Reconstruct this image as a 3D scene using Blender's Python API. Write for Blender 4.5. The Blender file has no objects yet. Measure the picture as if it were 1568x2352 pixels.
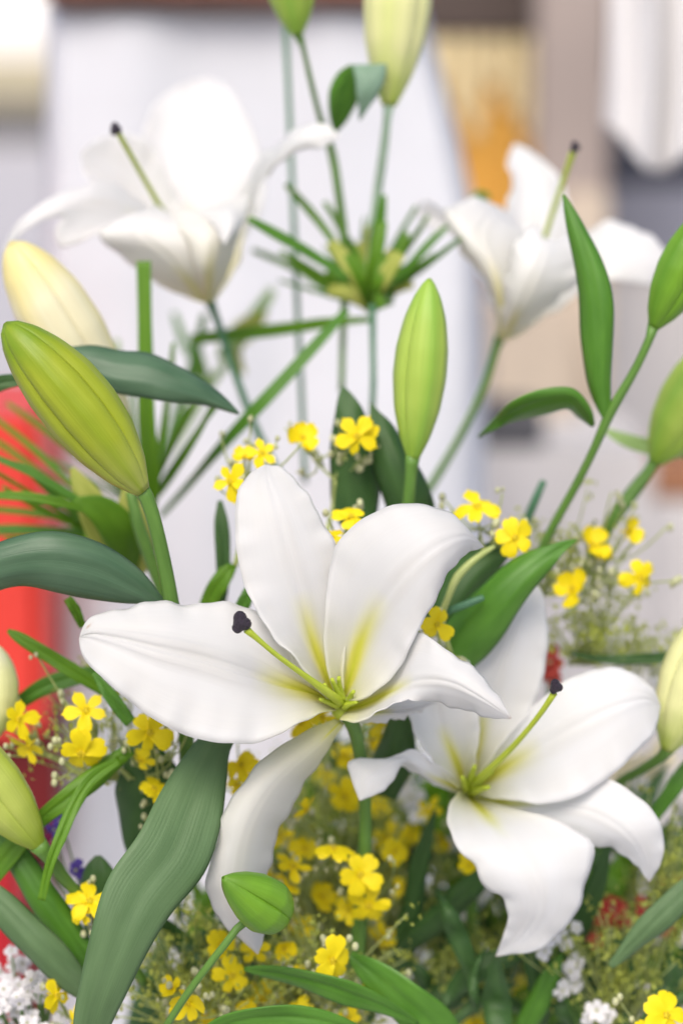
import bpy, math, random
import numpy as np
from mathutils import Vector, Matrix
R = math.radians
rnd = random.Random(7)
sc = bpy.context.scene
COL = sc.collection

# ------------------------------------------------------------------ camera
PITCH = 10.6
FOC, SH = 85.0, 36.0
cam_d = bpy.data.cameras.new('camera'); cam = bpy.data.objects.new('camera', cam_d); COL.objects.link(cam)
cam.location = (0, 0, 1.25); cam.rotation_euler = (R(90 - PITCH), 0, 0)
cam_d.sensor_fit = 'VERTICAL'; cam_d.sensor_height = SH; cam_d.sensor_width = 24; cam_d.lens = FOC
cam_d.clip_start = 0.02; cam_d.clip_end = 400
FD = 1.06
cam_d.dof.use_dof = True; cam_d.dof.focus_distance = FD - 0.002; cam_d.dof.aperture_fstop = 3.2
cam_d.dof.aperture_blades = 0
sc.camera = cam

# ------------------------------------------------------------------ world and sun
world = bpy.data.worlds.new('World'); sc.world = world; world.use_nodes = True
wn = world.node_tree; wn.nodes.clear()
sky = wn.nodes.new('ShaderNodeTexSky'); sky.sky_type = 'NISHITA'; sky.sun_disc = False
SUN_EL, SUN_AZ = 50, 192            # azimuth measured from +Y (view direction) clockwise seen from above
sky.sun_elevation = R(SUN_EL); sky.sun_rotation = R(SUN_AZ)
sky.air_density = 0.8; sky.dust_density = 3.5; sky.ozone_density = 0.6
bg = wn.nodes.new('ShaderNodeBackground'); bg.inputs['Strength'].default_value = 0.14
wo = wn.nodes.new('ShaderNodeOutputWorld')
wn.links.new(sky.outputs[0], bg.inputs[0]); wn.links.new(bg.outputs[0], wo.inputs[0])
sun_d = bpy.data.lights.new('sun', 'SUN'); sun_d.energy = 1.5; sun_d.angle = R(35); sun_d.color = (1.0, 0.94, 0.86)
sun = bpy.data.objects.new('sun', sun_d); COL.objects.link(sun); sun.location = (0, -2, 4)
sd = Vector((math.sin(R(SUN_AZ)) * math.cos(R(SUN_EL)), math.cos(R(SUN_AZ)) * math.cos(R(SUN_EL)), math.sin(R(SUN_EL))))
sun.rotation_euler = (-sd).to_track_quat('-Z', 'Y').to_euler()
vs = sc.view_settings; vs.view_transform = 'Standard'; vs.look = 'None'; vs.gamma = 1; vs.use_curve_mapping = False
vs.exposure = 0.52
sc.render.engine = 'CYCLES'
try:
    sc.cycles.max_bounces = 10; sc.cycles.diffuse_bounces = 5; sc.cycles.transmission_bounces = 6
except Exception: pass

# ------------------------------------------------------------------ picture plane -> place
cF = Vector((0, math.cos(R(PITCH)), -math.sin(R(PITCH))))
cU = Vector((0, math.sin(R(PITCH)), math.cos(R(PITCH))))
cR = Vector((1, 0, 0))
HY = SH / FOC; HX = HY * 682 / 1024
def Wd(u, v, d):
    u, v, d = float(u), float(v), float(d)
    return cam.location + d * (cF + ((u - 784) / 1568 * HX) * cR + ((1176 - v) / 2352 * HY) * cU)
def zz(z): return z if z < 8 else 8 + (z - 8) * 1.45
def W(p):
    """(u, v, z): z in cm behind the large lily's throat plane"""
    return Wd(p[0], p[1], FD + zz(p[2]) / 100.0)
def px(z):                                    # metres in one layout unit at depth z cm
    return (FD + zz(z) / 100.0) * HX / 1568

# ------------------------------------------------------------------ materials
MATS = {}
def nodes_for(name):
    m = bpy.data.materials.new(name); m.use_nodes = True
    nt = m.node_tree; nt.nodes.clear()
    return m, nt
def N(nt, t, **kw):
    n = nt.nodes.new(t)
    for k, v in kw.items():
        if k in n.inputs: n.inputs[k].default_value = v
        else: setattr(n, k, v)
    return n
def uv_stretch(nt, sx, sy):
    uv = N(nt, 'ShaderNodeUVMap'); mp = N(nt, 'ShaderNodeMapping'); mp.inputs['Scale'].default_value = (sx, sy, 1)
    nt.links.new(uv.outputs[0], mp.inputs[0]); return mp.outputs[0]
def finish(nt, col, rough, transl=0.0, tcol=None, bump=None, bstr=0.1, bdist=0.001, spec=0.5, sheen=0.0):
    pb = N(nt, 'ShaderNodeBsdfPrincipled'); pb.inputs['Roughness'].default_value = rough
    pb.inputs['Specular IOR Level'].default_value = spec
    if sheen: pb.inputs['Sheen Weight'].default_value = sheen
    L = nt.links
    if isinstance(col, tuple): pb.inputs['Base Color'].default_value = (*col, 1)
    else: L.new(col, pb.inputs['Base Color'])
    out = N(nt, 'ShaderNodeOutputMaterial'); sh = pb.outputs[0]
    if bump is not None:
        b = N(nt, 'ShaderNodeBump', Strength=bstr, Distance=bdist); L.new(bump, b.inputs['Height']); L.new(b.outputs[0], pb.inputs['Normal'])
    if transl:
        tr = N(nt, 'ShaderNodeBsdfTranslucent'); mx = N(nt, 'ShaderNodeMixShader'); mx.inputs[0].default_value = transl
        if tcol is not None: tr.inputs[0].default_value = (*tcol, 1)
        elif isinstance(col, tuple): tr.inputs[0].default_value = (*col, 1)
        else: L.new(col, tr.inputs[0])
        L.new(pb.outputs[0], mx.inputs[1]); L.new(tr.outputs[0], mx.inputs[2]); sh = mx.outputs[0]
    L.new(sh, out.inputs[0])
def mixc(nt, fac, a, b):
    m = N(nt, 'ShaderNodeMix', data_type='RGBA')
    for sock, x in ((6, a), (7, b)):
        if isinstance(x, tuple): m.inputs[sock].default_value = (*x, 1)
        else: nt.links.new(x, m.inputs[sock])
    if isinstance(fac, (int, float)): m.inputs[0].default_value = fac
    else: nt.links.new(fac, m.inputs[0])
    return m.outputs[2]
def ramp(nt, src, stops):
    r = N(nt, 'ShaderNodeValToRGB'); e = r.color_ramp.elements
    while len(e) < len(stops): e.new(0.5)
    for i, (p, c) in enumerate(stops): e[i].position = p; e[i].color = (*c, 1)
    nt.links.new(src, r.inputs[0]); return r.outputs[0]

def petal_mat(name, white, yellow, green):
    m, nt = nodes_for(name); L = nt.links
    at = N(nt, 'ShaderNodeAttribute', attribute_name='pig'); sep = N(nt, 'ShaderNodeSeparateColor'); L.new(at.outputs[0], sep.inputs[0])
    no = N(nt, 'ShaderNodeTexNoise', Scale=1.0, Detail=3.0); L.new(uv_stretch(nt, 70, 2.2), no.inputs[0])
    n2 = N(nt, 'ShaderNodeTexNoise', Scale=1.0, Detail=2.0); L.new(uv_stretch(nt, 4, 3), n2.inputs[0])
    w2 = mixc(nt, ramp(nt, n2.outputs[0], [(0.4, (0, 0, 0)), (0.75, (1, 1, 1))]), white, tuple(c * k for c, k in zip(white, (0.985, 0.975, 0.955))))
    w3 = mixc(nt, ramp(nt, no.outputs[0], [(0.45, (0, 0, 0)), (0.8, (.3, .3, .3))]), w2, tuple(c * 0.93 for c in white))
    c1 = mixc(nt, sep.outputs[0], w3, yellow)
    c2 = mixc(nt, sep.outputs[1], c1, green)
    c3 = mixc(nt, sep.outputs[2], c2, (0.50, 0.30, 0.13))          # dry brown edge where a tip has wilted
    finish(nt, c3, 0.5, 0.42, None, no.outputs[0], 0.14, 0.0006, 0.25)
    MATS[name] = m
petal_mat('petal', (0.765, 0.770, 0.768), (0.76, 0.73, 0.16), (0.60, 0.66, 0.02))
petal_mat('petal_bright', (0.83, 0.838, 0.84), (0.80, 0.77, 0.20), (0.62, 0.68, 0.03))
petal_mat('petal_cream', (0.85, 0.852, 0.845), (0.86, 0.81, 0.55), (0.72, 0.74, 0.20))

def leaf_mat(name, dark, light, rough=0.38, transl=0.18, vein=26, tint=None):
    m, nt = nodes_for(name); L = nt.links
    no = N(nt, 'ShaderNodeTexNoise', Scale=1.0, Detail=4.0); L.new(uv_stretch(nt, vein * 1.6, 1.2), no.inputs[0])
    n2 = N(nt, 'ShaderNodeTexNoise', Scale=1.0, Detail=3.0); L.new(uv_stretch(nt, 3, 4), n2.inputs[0])
    c = mixc(nt, ramp(nt, n2.outputs[0], [(0.3, (0, 0, 0)), (0.7, (1, 1, 1))]), dark, light)
    c = mixc(nt, ramp(nt, no.outputs[0], [(0.42, (0, 0, 0)), (0.75, (.25, .25, .25))]), c, tuple(min(1, x * 1.3) for x in light))
    fine = N(nt, 'ShaderNodeTexNoise', Scale=900.0, Detail=1.0)
    tc = N(nt, 'ShaderNodeTexCoord'); L.new(tc.outputs['Object'], fine.inputs[0])
    ad = N(nt, 'ShaderNodeMath', operation='MULTIPLY_ADD'); L.new(fine.outputs[0], ad.inputs[0]); ad.inputs[1].default_value = 0.15; L.new(no.outputs[0], ad.inputs[2])
    finish(nt, c, rough, transl, tint or tuple(min(1, x * 1.6) for x in light), ad.outputs[0], 0.28, 0.0011, 0.42)
    MATS[name] = m
leaf_mat('leaf_dark', (0.034, 0.094, 0.020), (0.058, 0.135, 0.034), 0.45)
leaf_mat('leaf_mid', (0.060, 0.180, 0.014), (0.098, 0.255, 0.026))
leaf_mat('leaf_blue', (0.080, 0.152, 0.056), (0.118, 0.205, 0.086), 0.5)
leaf_mat('leaf_bright', (0.080, 0.205, 0.006), (0.125, 0.275, 0.010), 0.45, 0.25, 14)
leaf_mat('leaf_pale', (0.28, 0.42, 0.14), (0.36, 0.5, 0.2), 0.5, 0.3, 14)
leaf_mat('stem', (0.080, 0.180, 0.026), (0.115, 0.24, 0.040), 0.45, 0.05, 10)
leaf_mat('stem_blue', (0.060, 0.17, 0.085), (0.09, 0.22, 0.12), 0.45, 0.05, 10)
leaf_mat('stem_pale', (0.34, 0.42, 0.12), (0.46, 0.52, 0.2), 0.5, 0.15, 8)
leaf_mat('style', (0.40, 0.50, 0.03), (0.48, 0.57, 0.06), 0.4, 0.15, 8)
leaf_mat('stem_mint', (0.34, 0.48, 0.33), (0.44, 0.58, 0.44), 0.5, 0.0, 10)
leaf_mat('leaf_mint', (0.17, 0.28, 0.19), (0.22, 0.34, 0.24), 0.5)
leaf_mat('leaf_sheen', (0.055, 0.120, 0.060), (0.095, 0.175, 0.098), 0.36)
leaf_mat('moss', (0.27, 0.33, 0.04), (0.47, 0.49, 0.12), 0.6, 0.25, 6)

def bud_mat(name, base, mid, tip, ridge, rough=0.36):
    m, nt = nodes_for(name); L = nt.links
    uv = N(nt, 'ShaderNodeUVMap'); sx = N(nt, 'ShaderNodeSeparateXYZ'); L.new(uv.outputs[0], sx.inputs[0])
    no = N(nt, 'ShaderNodeTexNoise', Scale=1.0, Detail=4.0); L.new(uv_stretch(nt, 34, 2.4), no.inputs[0])
    n2 = N(nt, 'ShaderNodeTexNoise', Scale=1.0, Detail=3.0); L.new(uv_stretch(nt, 3, 5), n2.inputs[0])
    a = N(nt, 'ShaderNodeMath', operation='MULTIPLY_ADD'); L.new(n2.outputs[0], a.inputs[0]); a.inputs[1].default_value = 0.22; L.new(sx.outputs[1], a.inputs[2])
    c = ramp(nt, a.outputs[0], [(0.10, base), (0.42, mid), (0.80, mid), (1.08, tip)])
    d = N(nt, 'ShaderNodeMath', operation='SUBTRACT'); L.new(sx.outputs[0], d.inputs[0]); d.inputs[1].default_value = 0.5
    ab = N(nt, 'ShaderNodeMath', operation='ABSOLUTE'); L.new(d.outputs[0], ab.inputs[0])
    c = mixc(nt, ramp(nt, ab.outputs[0], [(0.0, (.75, .75, .75)), (0.2, (0, 0, 0))]), c, ridge)
    c = mixc(nt, ramp(nt, no.outputs[0], [(0.48, (0, 0, 0)), (0.8, (.28, .28, .28))]), c, tuple(min(1, x * 1.35 + 0.03) for x in mid))
    finish(nt, c, rough, 0.12, None, no.outputs[0], 0.25, 0.001, 0.35)
    MATS[name] = m
bud_mat('bud_green', (0.36, 0.41, 0.09), (0.310, 0.375, 0.022), (0.18, 0.29, 0.012), (0.23, 0.32, 0.014))
bud_mat('bud_fresh', (0.24, 0.42, 0.04), (0.36, 0.50, 0.08), (0.30, 0.48, 0.06), (0.22, 0.42, 0.05))
bud_mat('bud_leafgreen', (0.13, 0.28, 0.015), (0.15, 0.32, 0.02), (0.12, 0.26, 0.02), (0.09, 0.23, 0.015))
bud_mat('bud_cream', (0.70, 0.68, 0.36), (0.80, 0.75, 0.50), (0.80, 0.70, 0.30), (0.78, 0.69, 0.30))
bud_mat('bud_lime', (0.26, 0.38, 0.02), (0.44, 0.52, 0.10), (0.60, 0.64, 0.28), (0.36, 0.46, 0.04))
bud_mat('bud_pale', (0.42, 0.56, 0.06), (0.74, 0.75, 0.36), (0.76, 0.76, 0.50), (0.62, 0.68, 0.24))

def plain(name, c, rough=0.6, var=0.12, scale=30, transl=0.0, bstr=0.2, bdist=0.001, spec=0.4, stretch=None, c2=None):
    m, nt = nodes_for(name); L = nt.links
    tc = N(nt, 'ShaderNodeTexCoord'); mp = N(nt, 'ShaderNodeMapping'); L.new(tc.outputs['Object'], mp.inputs[0])
    if stretch: mp.inputs['Scale'].default_value = stretch
    no = N(nt, 'ShaderNodeTexNoise', Scale=scale, Detail=5.0); L.new(mp.outputs[0], no.inputs[0])
    cc = mixc(nt, ramp(nt, no.outputs[0], [(0.3, (0, 0, 0)), (0.7, (1, 1, 1))]), c, c2 or tuple(max(0, x * (1 - var)) for x in c))
    finish(nt, cc, rough, transl, None, no.outputs[0], bstr, bdist, spec)
    MATS[name] = m
plain('stigma', (0.012, 0.008, 0.014), 0.42, 0.5, 1400, 0, 1.0, 0.0016, 0.45, None, (0.045, 0.032, 0.052))
plain('floret', (0.88, 0.74, 0.010), 0.5, 0.1, 200, 0.22, 0.2, 0.0006, 0.3, None, (0.86, 0.67, 0.006))
plain('floret_center', (0.72, 0.56, 0.012), 0.6, 0.3, 400)
plain('bud_tiny', (0.66, 0.68, 0.40), 0.5, 0.3, 200, 0.25)
plain('white_blossom', (0.86, 0.85, 0.86), 0.5, 0.05, 200, 0.3)
plain('cream_glint', (0.86, 0.78, 0.55), 0.5, 0.1, 200, 0.3)
plain('red_blossom', (0.62, 0.07, 0.05), 0.5, 0.3, 200, 0.2)
plain('violet_blossom', (0.10, 0.06, 0.36), 0.5, 0.4, 200, 0.2)
plain('magenta_blossom', (0.45, 0.04, 0.16), 0.5, 0.4, 200, 0.2)
plain('cloth', (0.635, 0.652, 0.69), 0.85, 0.07, 14, 0.12, 0.3, 0.002, 0.2)
plain('cloth_warm', (0.70, 0.69, 0.69), 0.85, 0.06, 14, 0.12, 0.3, 0.002, 0.2)
plain('deep_red', (0.50, 0.015, 0.025), 0.5, 0.2, 8)
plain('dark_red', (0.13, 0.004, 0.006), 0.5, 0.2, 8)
plain('backdrop_white', (0.88, 0.87, 0.85), 0.9, 0.04, 2)
plain('red_paint', (0.72, 0.048, 0.032), 0.5, 0.2, 8)
plain('brown_wood', (0.085, 0.060, 0.050), 0.6, 0.4, 12, 0, 0.3, 0.002, 0.4, (1, 1, 6))
plain('rail_wood', (0.22, 0.10, 0.07), 0.6, 0.4, 12)
plain('amber_wood', (0.86, 0.47, 0.080), 0.45, 0.3, 6, 0, 0.3, 0.002, 0.5, (1, 1, 0.4))
plain('amber_lit', (0.86, 0.72, 0.42), 0.45, 0.25, 6, 0, 0.3, 0.002, 0.5, (1, 1, 0.4))
plain('taupe', (0.36, 0.30, 0.27), 0.8, 0.2, 6)
plain('beige', (0.58, 0.49, 0.39), 0.8, 0.2, 8)
plain('navy', (0.045, 0.05, 0.075), 0.6, 0.3, 6)
plain('slate_blue', (0.24, 0.25, 0.31), 0.6, 0.2, 6)
plain('charcoal', (0.11, 0.11, 0.12), 0.6, 0.3, 10)
plain('pale_stone', (0.60, 0.58, 0.57), 0.8, 0.14, 10)
plain('rust_pot', (0.36, 0.17, 0.09), 0.8, 0.3, 10)
plain('cream_wall', (0.52, 0.47, 0.33), 0.9, 0.2, 4)
plain('grey_hedge', (0.13, 0.125, 0.12), 0.9, 0.4, 4)
plain('pavement', (0.50, 0.48, 0.49), 0.85, 0.12, 1.2)

# ------------------------------------------------------------------ mesh helpers
def crs(P, n, warp=None):
    """smooth curve through P, n points evenly by arc length"""
    P = np.array(P, float)
    if len(P) == 2:
        t = np.linspace(0, 1, n)[:, None]; return P[0] * (1 - t) + P[1] * t
    d = np.sqrt(np.maximum(np.linalg.norm(np.diff(P[:, :3], axis=0), axis=1), 1e-9)); k = np.concatenate([[0], np.cumsum(d)])
    m = np.zeros_like(P)
    m[1:-1] = ((P[1:-1] - P[:-2]) / d[:-1, None] * d[1:, None] + (P[2:] - P[1:-1]) / d[1:, None] * d[:-1, None]) / (d[:-1] + d[1:])[:, None]
    m[0] = 1.5 * (P[1] - P[0]) / d[0] - 0.5 * m[1]; m[-1] = 1.5 * (P[-1] - P[-2]) / d[-1] - 0.5 * m[-2]
    out = []
    for i in range(len(d)):
        t = np.linspace(0, 1, 24, endpoint=(i == len(d) - 1))[:, None]; h = d[i]
        out.append((2*t**3 - 3*t**2 + 1) * P[i] + (t**3 - 2*t**2 + t) * h * m[i] + (-2*t**3 + 3*t**2) * P[i+1] + (t**3 - t**2) * h * m[i+1])
    Q = np.vstack(out)
    a = np.concatenate([[0], np.cumsum(np.linalg.norm(np.diff(Q[:, :3], axis=0), axis=1))]); a /= a[-1]
    s = np.linspace(0, 1, n) if warp is None else warp
    return np.stack([np.interp(s, a, Q[:, j]) for j in range(Q.shape[1])], 1)
def WP(pts): return [tuple(W(p)) for p in pts]

def link_mesh(name, V, F, mat, parent=None, uv=None, pig=None, smooth=True, origin=None):
    V = np.asarray(V, float)
    if parent is not None: o0 = np.array(parent['_org']) if '_org' in parent else np.zeros(3)
    else: o0 = np.array(origin) if origin is not None else np.zeros(3)
    me = bpy.data.meshes.new(name); me.from_pydata([tuple(v) for v in (V - o0)], [], [tuple(f) for f in F]); me.update()
    if uv is not None:
        l = me.uv_layers.new(name='UVMap')
        idx = np.empty(len(me.loops), np.int32); me.loops.foreach_get('vertex_index', idx)
        l.data.foreach_set('uv', np.asarray(uv, np.float32)[idx].ravel())
    if pig is not None:
        a = me.attributes.new('pig', 'FLOAT_COLOR', 'POINT'); c = np.ones((len(V), 4), np.float32); c[:, :3] = pig
        a.data.foreach_set('color', c.ravel())
    if smooth: me.polygons.foreach_set('use_smooth', [True] * len(me.polygons))
    me.materials.append(MATS[mat])
    o = bpy.data.objects.new(name, me); COL.objects.link(o)
    if parent is not None: o.parent = parent
    else: o.location = tuple(o0)
    return o
ORG = []
def thing(name, label, cat, at, group=None):
    o = bpy.data.objects.new(name, None); COL.objects.link(o); o.location = at; o.empty_display_size = 0.01
    o['label'] = label; o['category'] = cat; o['_org'] = list(at); ORG.append(o)
    if group: o['group'] = group
    return o
def tag(o, label, cat, group=None, kind=None):
    o['label'] = label; o['category'] = cat
    if group: o['group'] = group
    if kind: o['kind'] = kind
    return o
def grid_faces(ns, nt, close=False):
    F = []
    for i in range(ns - 1):
        for j in range(nt if close else nt - 1):
            j2 = (j + 1) % nt
            F.append((i * nt + j, i * nt + j2, (i + 1) * nt + j2, (i + 1) * nt + j))
    return F
def solid(o, th):
    m = o.modifiers.new('thickness', 'SOLIDIFY'); m.thickness = th; m.offset = 0
    return o

def petal(parent, Lp, Mp, Rp, mat='petal', ns=56, nt=25, ripple=0.0010, seed=0, rib=1.0, ylen=0.42, ywid=0.16, gl=0.36, brown=0.0, cream=0.0, spot=None, name='tepal', th=0.0007, freq=5):
    rr = random.Random(seed + 11)
    s = np.linspace(0, 1, ns); w = 1 - (1 - s) ** 1.35; w = 0.5 * s + 0.5 * w
    L, M, Rr = crs(WP(Lp), ns, w), crs(WP(Mp), ns, w), crs(WP(Rp), ns, w)
    t = np.linspace(-1, 1, nt); t = np.sign(t) * np.abs(t) ** 1.15
    P = M[:, None] + 0.5 * (Rr - L)[:, None] * t[None, :, None] + (0.5 * (Rr + L) - M)[:, None] * (t ** 2)[None, :, None]
    ds = np.gradient(P, axis=0); dt = np.gradient(P, axis=1)
    nrm = np.cross(ds, dt); nrm /= np.maximum(np.linalg.norm(nrm, axis=2, keepdims=True), 1e-9)
    cf = np.array(cF); sg = np.sign((nrm * -cf).sum(2).mean()) or 1; nrm *= sg        # towards the viewer side
    S, T = np.meshgrid(s, t, indexing='ij')
    fade = np.sin(np.pi * np.clip(S, 0, 1)) ** 0.6
    p1, p2, p3 = rr.uniform(0, 6), rr.uniform(0, 6), rr.uniform(0, 6)
    rip = ripple * fade * np.abs(T) ** 3 * (np.sin(2 * np.pi * freq * S + p1 + 1.2 * np.sign(T)) + 0.6 * np.sin(2 * np.pi * freq * 2.1 * S + p2 - np.sign(T)))
    rib_f = np.clip(np.sin(np.pi * S ** 0.8), 0, 1) ** 0.7 * rib
    groove = 0.0009 * rib_f * (np.exp(-((np.abs(T) - 0.13) / 0.06) ** 2) - 1.0 * np.exp(-(T / 0.06) ** 2) - 0.35 * np.exp(-((np.abs(T) - 0.3) / 0.08) ** 2))
    lump = 0.0007 * fade * np.sin(3.1 * S * 2 + 2.3 * T + p3) * (1 - T ** 2 * 0.5)
    P = P + nrm * (rip + groove + lump)[:, :, None]
    yy = np.clip(1 - S / ylen, 0, 1) * np.exp(-(T / (ywid * (0.7 + 0.9 * (1 - S)))) ** 2)
    yy = np.clip(yy * 1.9, 0, 0.95) + 0.42 * np.clip(1 - S / 0.30, 0, 1) ** 1.3 + cream * np.clip(1 - S / 0.75, 0, 1) * 0.8
    gg = np.clip(1 - S / gl, 0, 1) * np.exp(-(T / (ywid * 0.75)) ** 2) * 0.9 + 0.25 * np.clip(1 - S / 0.12, 0, 1)
    bb = np.zeros_like(S)
    if brown: bb = np.clip((S - 0.955) / 0.045, 0, 1) ** 2 * brown
    if spot: bb = bb + spot[2] * np.exp(-((S - spot[0]) / .012) ** 2 - ((T - spot[1]) / .10) ** 2) * (0.6 + .4 * np.sin(S * 210 + T * 19))
    pig = np.clip(np.stack([yy, gg, bb], 2), 0, 1).reshape(-1, 3)
    uv = np.stack([T * .5 + .5, S], 2).reshape(-1, 2)
    o = link_mesh(name, P.reshape(-1, 3), grid_faces(ns, nt), mat, parent, uv, pig)
    return solid(o, th)

def ribbon_pts(mid):
    """mid: (u, v, z, halfwidth, zl, zr) -> left, mid, right"""
    A = [tuple(list(p) + [0] * (6 - len(p))) for p in mid]
    Lq, Mq, Rq = [], [], []
    for i, p in enumerate(A):
        a, b = A[max(0, i - 1)], A[min(len(A) - 1, i + 1)]
        dx, dy = b[0] - a[0], b[1] - a[1]; l = math.hypot(dx, dy) or 1; nx, ny = dy / l, -dx / l
        Lq.append((p[0] - nx * p[3], p[1] - ny * p[3], p[2] + p[4])); Rq.append((p[0] + nx * p[3], p[1] + ny * p[3], p[2] + p[5])); Mq.append(p[:3])
    return Lq, Mq, Rq
def leaf(parent, mid, mat='leaf_dark', name='leaf', ns=44, nt=13, seed=0, groove=0.0009, wave=0.0009, th=0.0006):
    rr = random.Random(seed + 5)
    Lq, Mq, Rq = ribbon_pts(mid)
    L, M, Rr = crs(WP(Lq), ns), crs(WP(Mq), ns), crs(WP(Rq), ns)
    t = np.linspace(-1, 1, nt); s = np.linspace(0, 1, ns)
    P = M[:, None] + 0.5 * (Rr - L)[:, None] * t[None, :, None] + (0.5 * (Rr + L) - M)[:, None] * (t ** 2)[None, :, None]
    nrm = np.cross(np.gradient(P, axis=0), np.gradient(P, axis=1)); nrm /= np.maximum(np.linalg.norm(nrm, axis=2, keepdims=True), 1e-9)
    nrm *= np.sign((nrm * -np.array(cF)).sum(2).mean()) or 1
    S, T = np.meshgrid(s, t, indexing='ij'); fade = np.sin(np.pi * S) ** 0.5
    h = -groove * np.exp(-(T / 0.16) ** 2) + 0.16 * groove * np.cos(T * 21) + wave * (np.abs(T) ** 2) * np.sin(S * 11 + rr.uniform(0, 6) + np.sign(T))
    P = P + nrm * (h * fade)[:, :, None]
    uv = np.stack([T * .5 + .5, S * rr.uniform(.9, 1.1) + seed * .37], 2).reshape(-1, 2)
    return solid(link_mesh(name, P.reshape(-1, 3), grid_faces(ns, nt), mat, parent, uv), th)

def tube_data(P, rad, nseg=10, n=24, cap=True):
    C = crs(np.column_stack([np.array(P, float), np.array(rad, float)]), n); X = C[:, :3]; r = C[:, 3]
    T = np.gradient(X, axis=0); T /= np.maximum(np.linalg.norm(T, axis=1, keepdims=True), 1e-9)
    ref = np.array([0.31, 0.85, 0.2]); ref = ref - T[0] * ref.dot(T[0]); V = []
    for i in range(n):
        ref = ref - T[i] * ref.dot(T[i]); ref /= np.linalg.norm(ref); b = np.cross(T[i], ref)
        for j in range(nseg):
            a = 2 * math.pi * j / nseg; V.append(X[i] + r[i] * (math.cos(a) * ref + math.sin(a) * b))
    F = grid_faces(n, nseg, True)
    uv = [(j / nseg, i / n * 2) for i in range(n) for j in range(nseg)]
    if cap:
        F.append(tuple(range(nseg))[::-1]); F.append(tuple((n - 1) * nseg + j for j in range(nseg)))
    return V, F, uv
def stem(parent, pts, rpx, mat='stem', name='stem', n=26, nseg=12):
    """pts (u,v,z); rpx radius in layout units, number or list"""
    if not isinstance(rpx, (list, tuple)): rpx = [rpx] * len(pts)
    V, F, uv = tube_data(WP(pts), [r * px(p[2]) for r, p in zip(rpx, pts)], nseg, n)
    return link_mesh(name, V, F, mat, parent, uv)

def bud(parent, base, tip, wpx, mat, roll=0.0, bend=(0, 0, 0), prof=None, seam=0.16, name='tepal', ns=40, nt=19, ntep=3):
    A, B = np.array(W(base)), np.array(W(tip)); ax = B - A; Ln = np.linalg.norm(ax); ax /= Ln
    side = np.cross(ax, np.array(cF)); side /= np.linalg.norm(side); fr = np.cross(side, ax)      # fr: towards or away from the viewer
    Rm = wpx * 0.5 * px((base[2] + tip[2]) / 2)
    prof = prof or [(0, .16), (.04, .32), (.12, .56), (.28, .86), (.46, 1.0), (.62, .97), (.78, .78), (.9, .5), (.965, .27), (1, .02)]
    s = np.linspace(0, 1, ns); s = s + 0.03 * np.sin(2 * np.pi * s)
    rs = np.interp(s, [p[0] for p in prof], [p[1] for p in prof])
    k = np.ones(5) / 5; rp = np.convolve(np.pad(rs, 2, mode='edge'), k, 'valid'); rs = 0.5 * rs + 0.5 * rp; rs[-1] = min(rs[-1], .05)
    bd = np.array(W((base[0] + bend[0], base[1] + bend[1], base[2] + bend[2]))) - A
    half = math.pi / ntep
    for q in range(ntep):
        c = roll + q * 2 * half; V, uv = [], []
        for i in range(ns):
            for j in range(nt):
                t = -1 + 2 * j / (nt - 1); th = c + t * (half + 0.05)
                dip = seam * (abs(t) ** 5) * (0.35 + 0.65 * math.sin(math.pi * min(1, s[i] * 1.05)))
                rid = 0.035 * math.exp(-(t / 0.12) ** 2) - 0.02 * math.exp(-((abs(t) - .3) / 0.1) ** 2)
                r = Rm * rs[i] * (1 - dip + rid * math.sin(math.pi * s[i]) + 0.05 * (1 - t * t))
                ctr = A + ax * Ln * s[i] + bd * math.sin(math.pi * s[i])
                V.append(ctr + r * (math.cos(th) * fr + math.sin(th) * side)); uv.append((t * .5 + .5, s[i]))
        solid(link_mesh(name, V, grid_faces(ns, nt), mat, parent, uv), 0.0005)

def blob(c, r, nu=8, nv=6, sq=(1, 1, 1), jit=0.0, rr=rnd):
    V, F = [], []
    for i in range(nv + 1):
        ph = math.pi * i / nv
        for j in range(nu):
            a = 2 * math.pi * j / nu; k = 1 + rr.uniform(-jit, jit)
            V.append((c[0] + r * sq[0] * k * math.sin(ph) * math.cos(a), c[1] + r * sq[1] * k * math.sin(ph) * math.sin(a), c[2] + r * sq[2] * k * math.cos(ph)))
    F = grid_faces(nv + 1, nu, True)
    return V, F
class Bag:
    def __init__(s): s.V, s.F, s.U = [], [], []
    def add(s, V, F, uv=None):
        b = len(s.V); s.V += [tuple(v) for v in V]; s.F += [tuple(i + b for i in f) for f in F]; s.U += list(uv) if uv is not None else [(0.3, 0.3)] * len(V)
    def build(s, name, mat, parent=None, smooth=True, origin=None):
        return link_mesh(name, s.V, s.F, mat, parent, s.U, None, smooth, origin)

def stigma(parent, p, r, dirw=(0, 0)):
    """three swollen lobes at the style's end"""
    c = np.array(W(p)); b = Bag(); rr = random.Random(int(p[0])); k = px(p[2])
    for a, rad, sc_ in ((1.75, .46, 1.0), (4.1, .52, .82), (6.15, .44, .86)):
        cc = c + k * r * rad * (math.cos(a) * np.array(cR) + math.sin(a) * np.array(cU)) - np.array(cF) * k * r * 0.1 * math.sin(a * 3)
        V, F = blob(cc, k * r * 0.62 * sc_, 24, 16, (1, .9, 1.06), 0.05, rr); b.add(V, F)
    V, F = blob(c, k * r * .74, 22, 14, (1, .9, 1), 0.04, rr); b.add(V, F)
    return b.build('stigma', 'stigma', parent)

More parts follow.
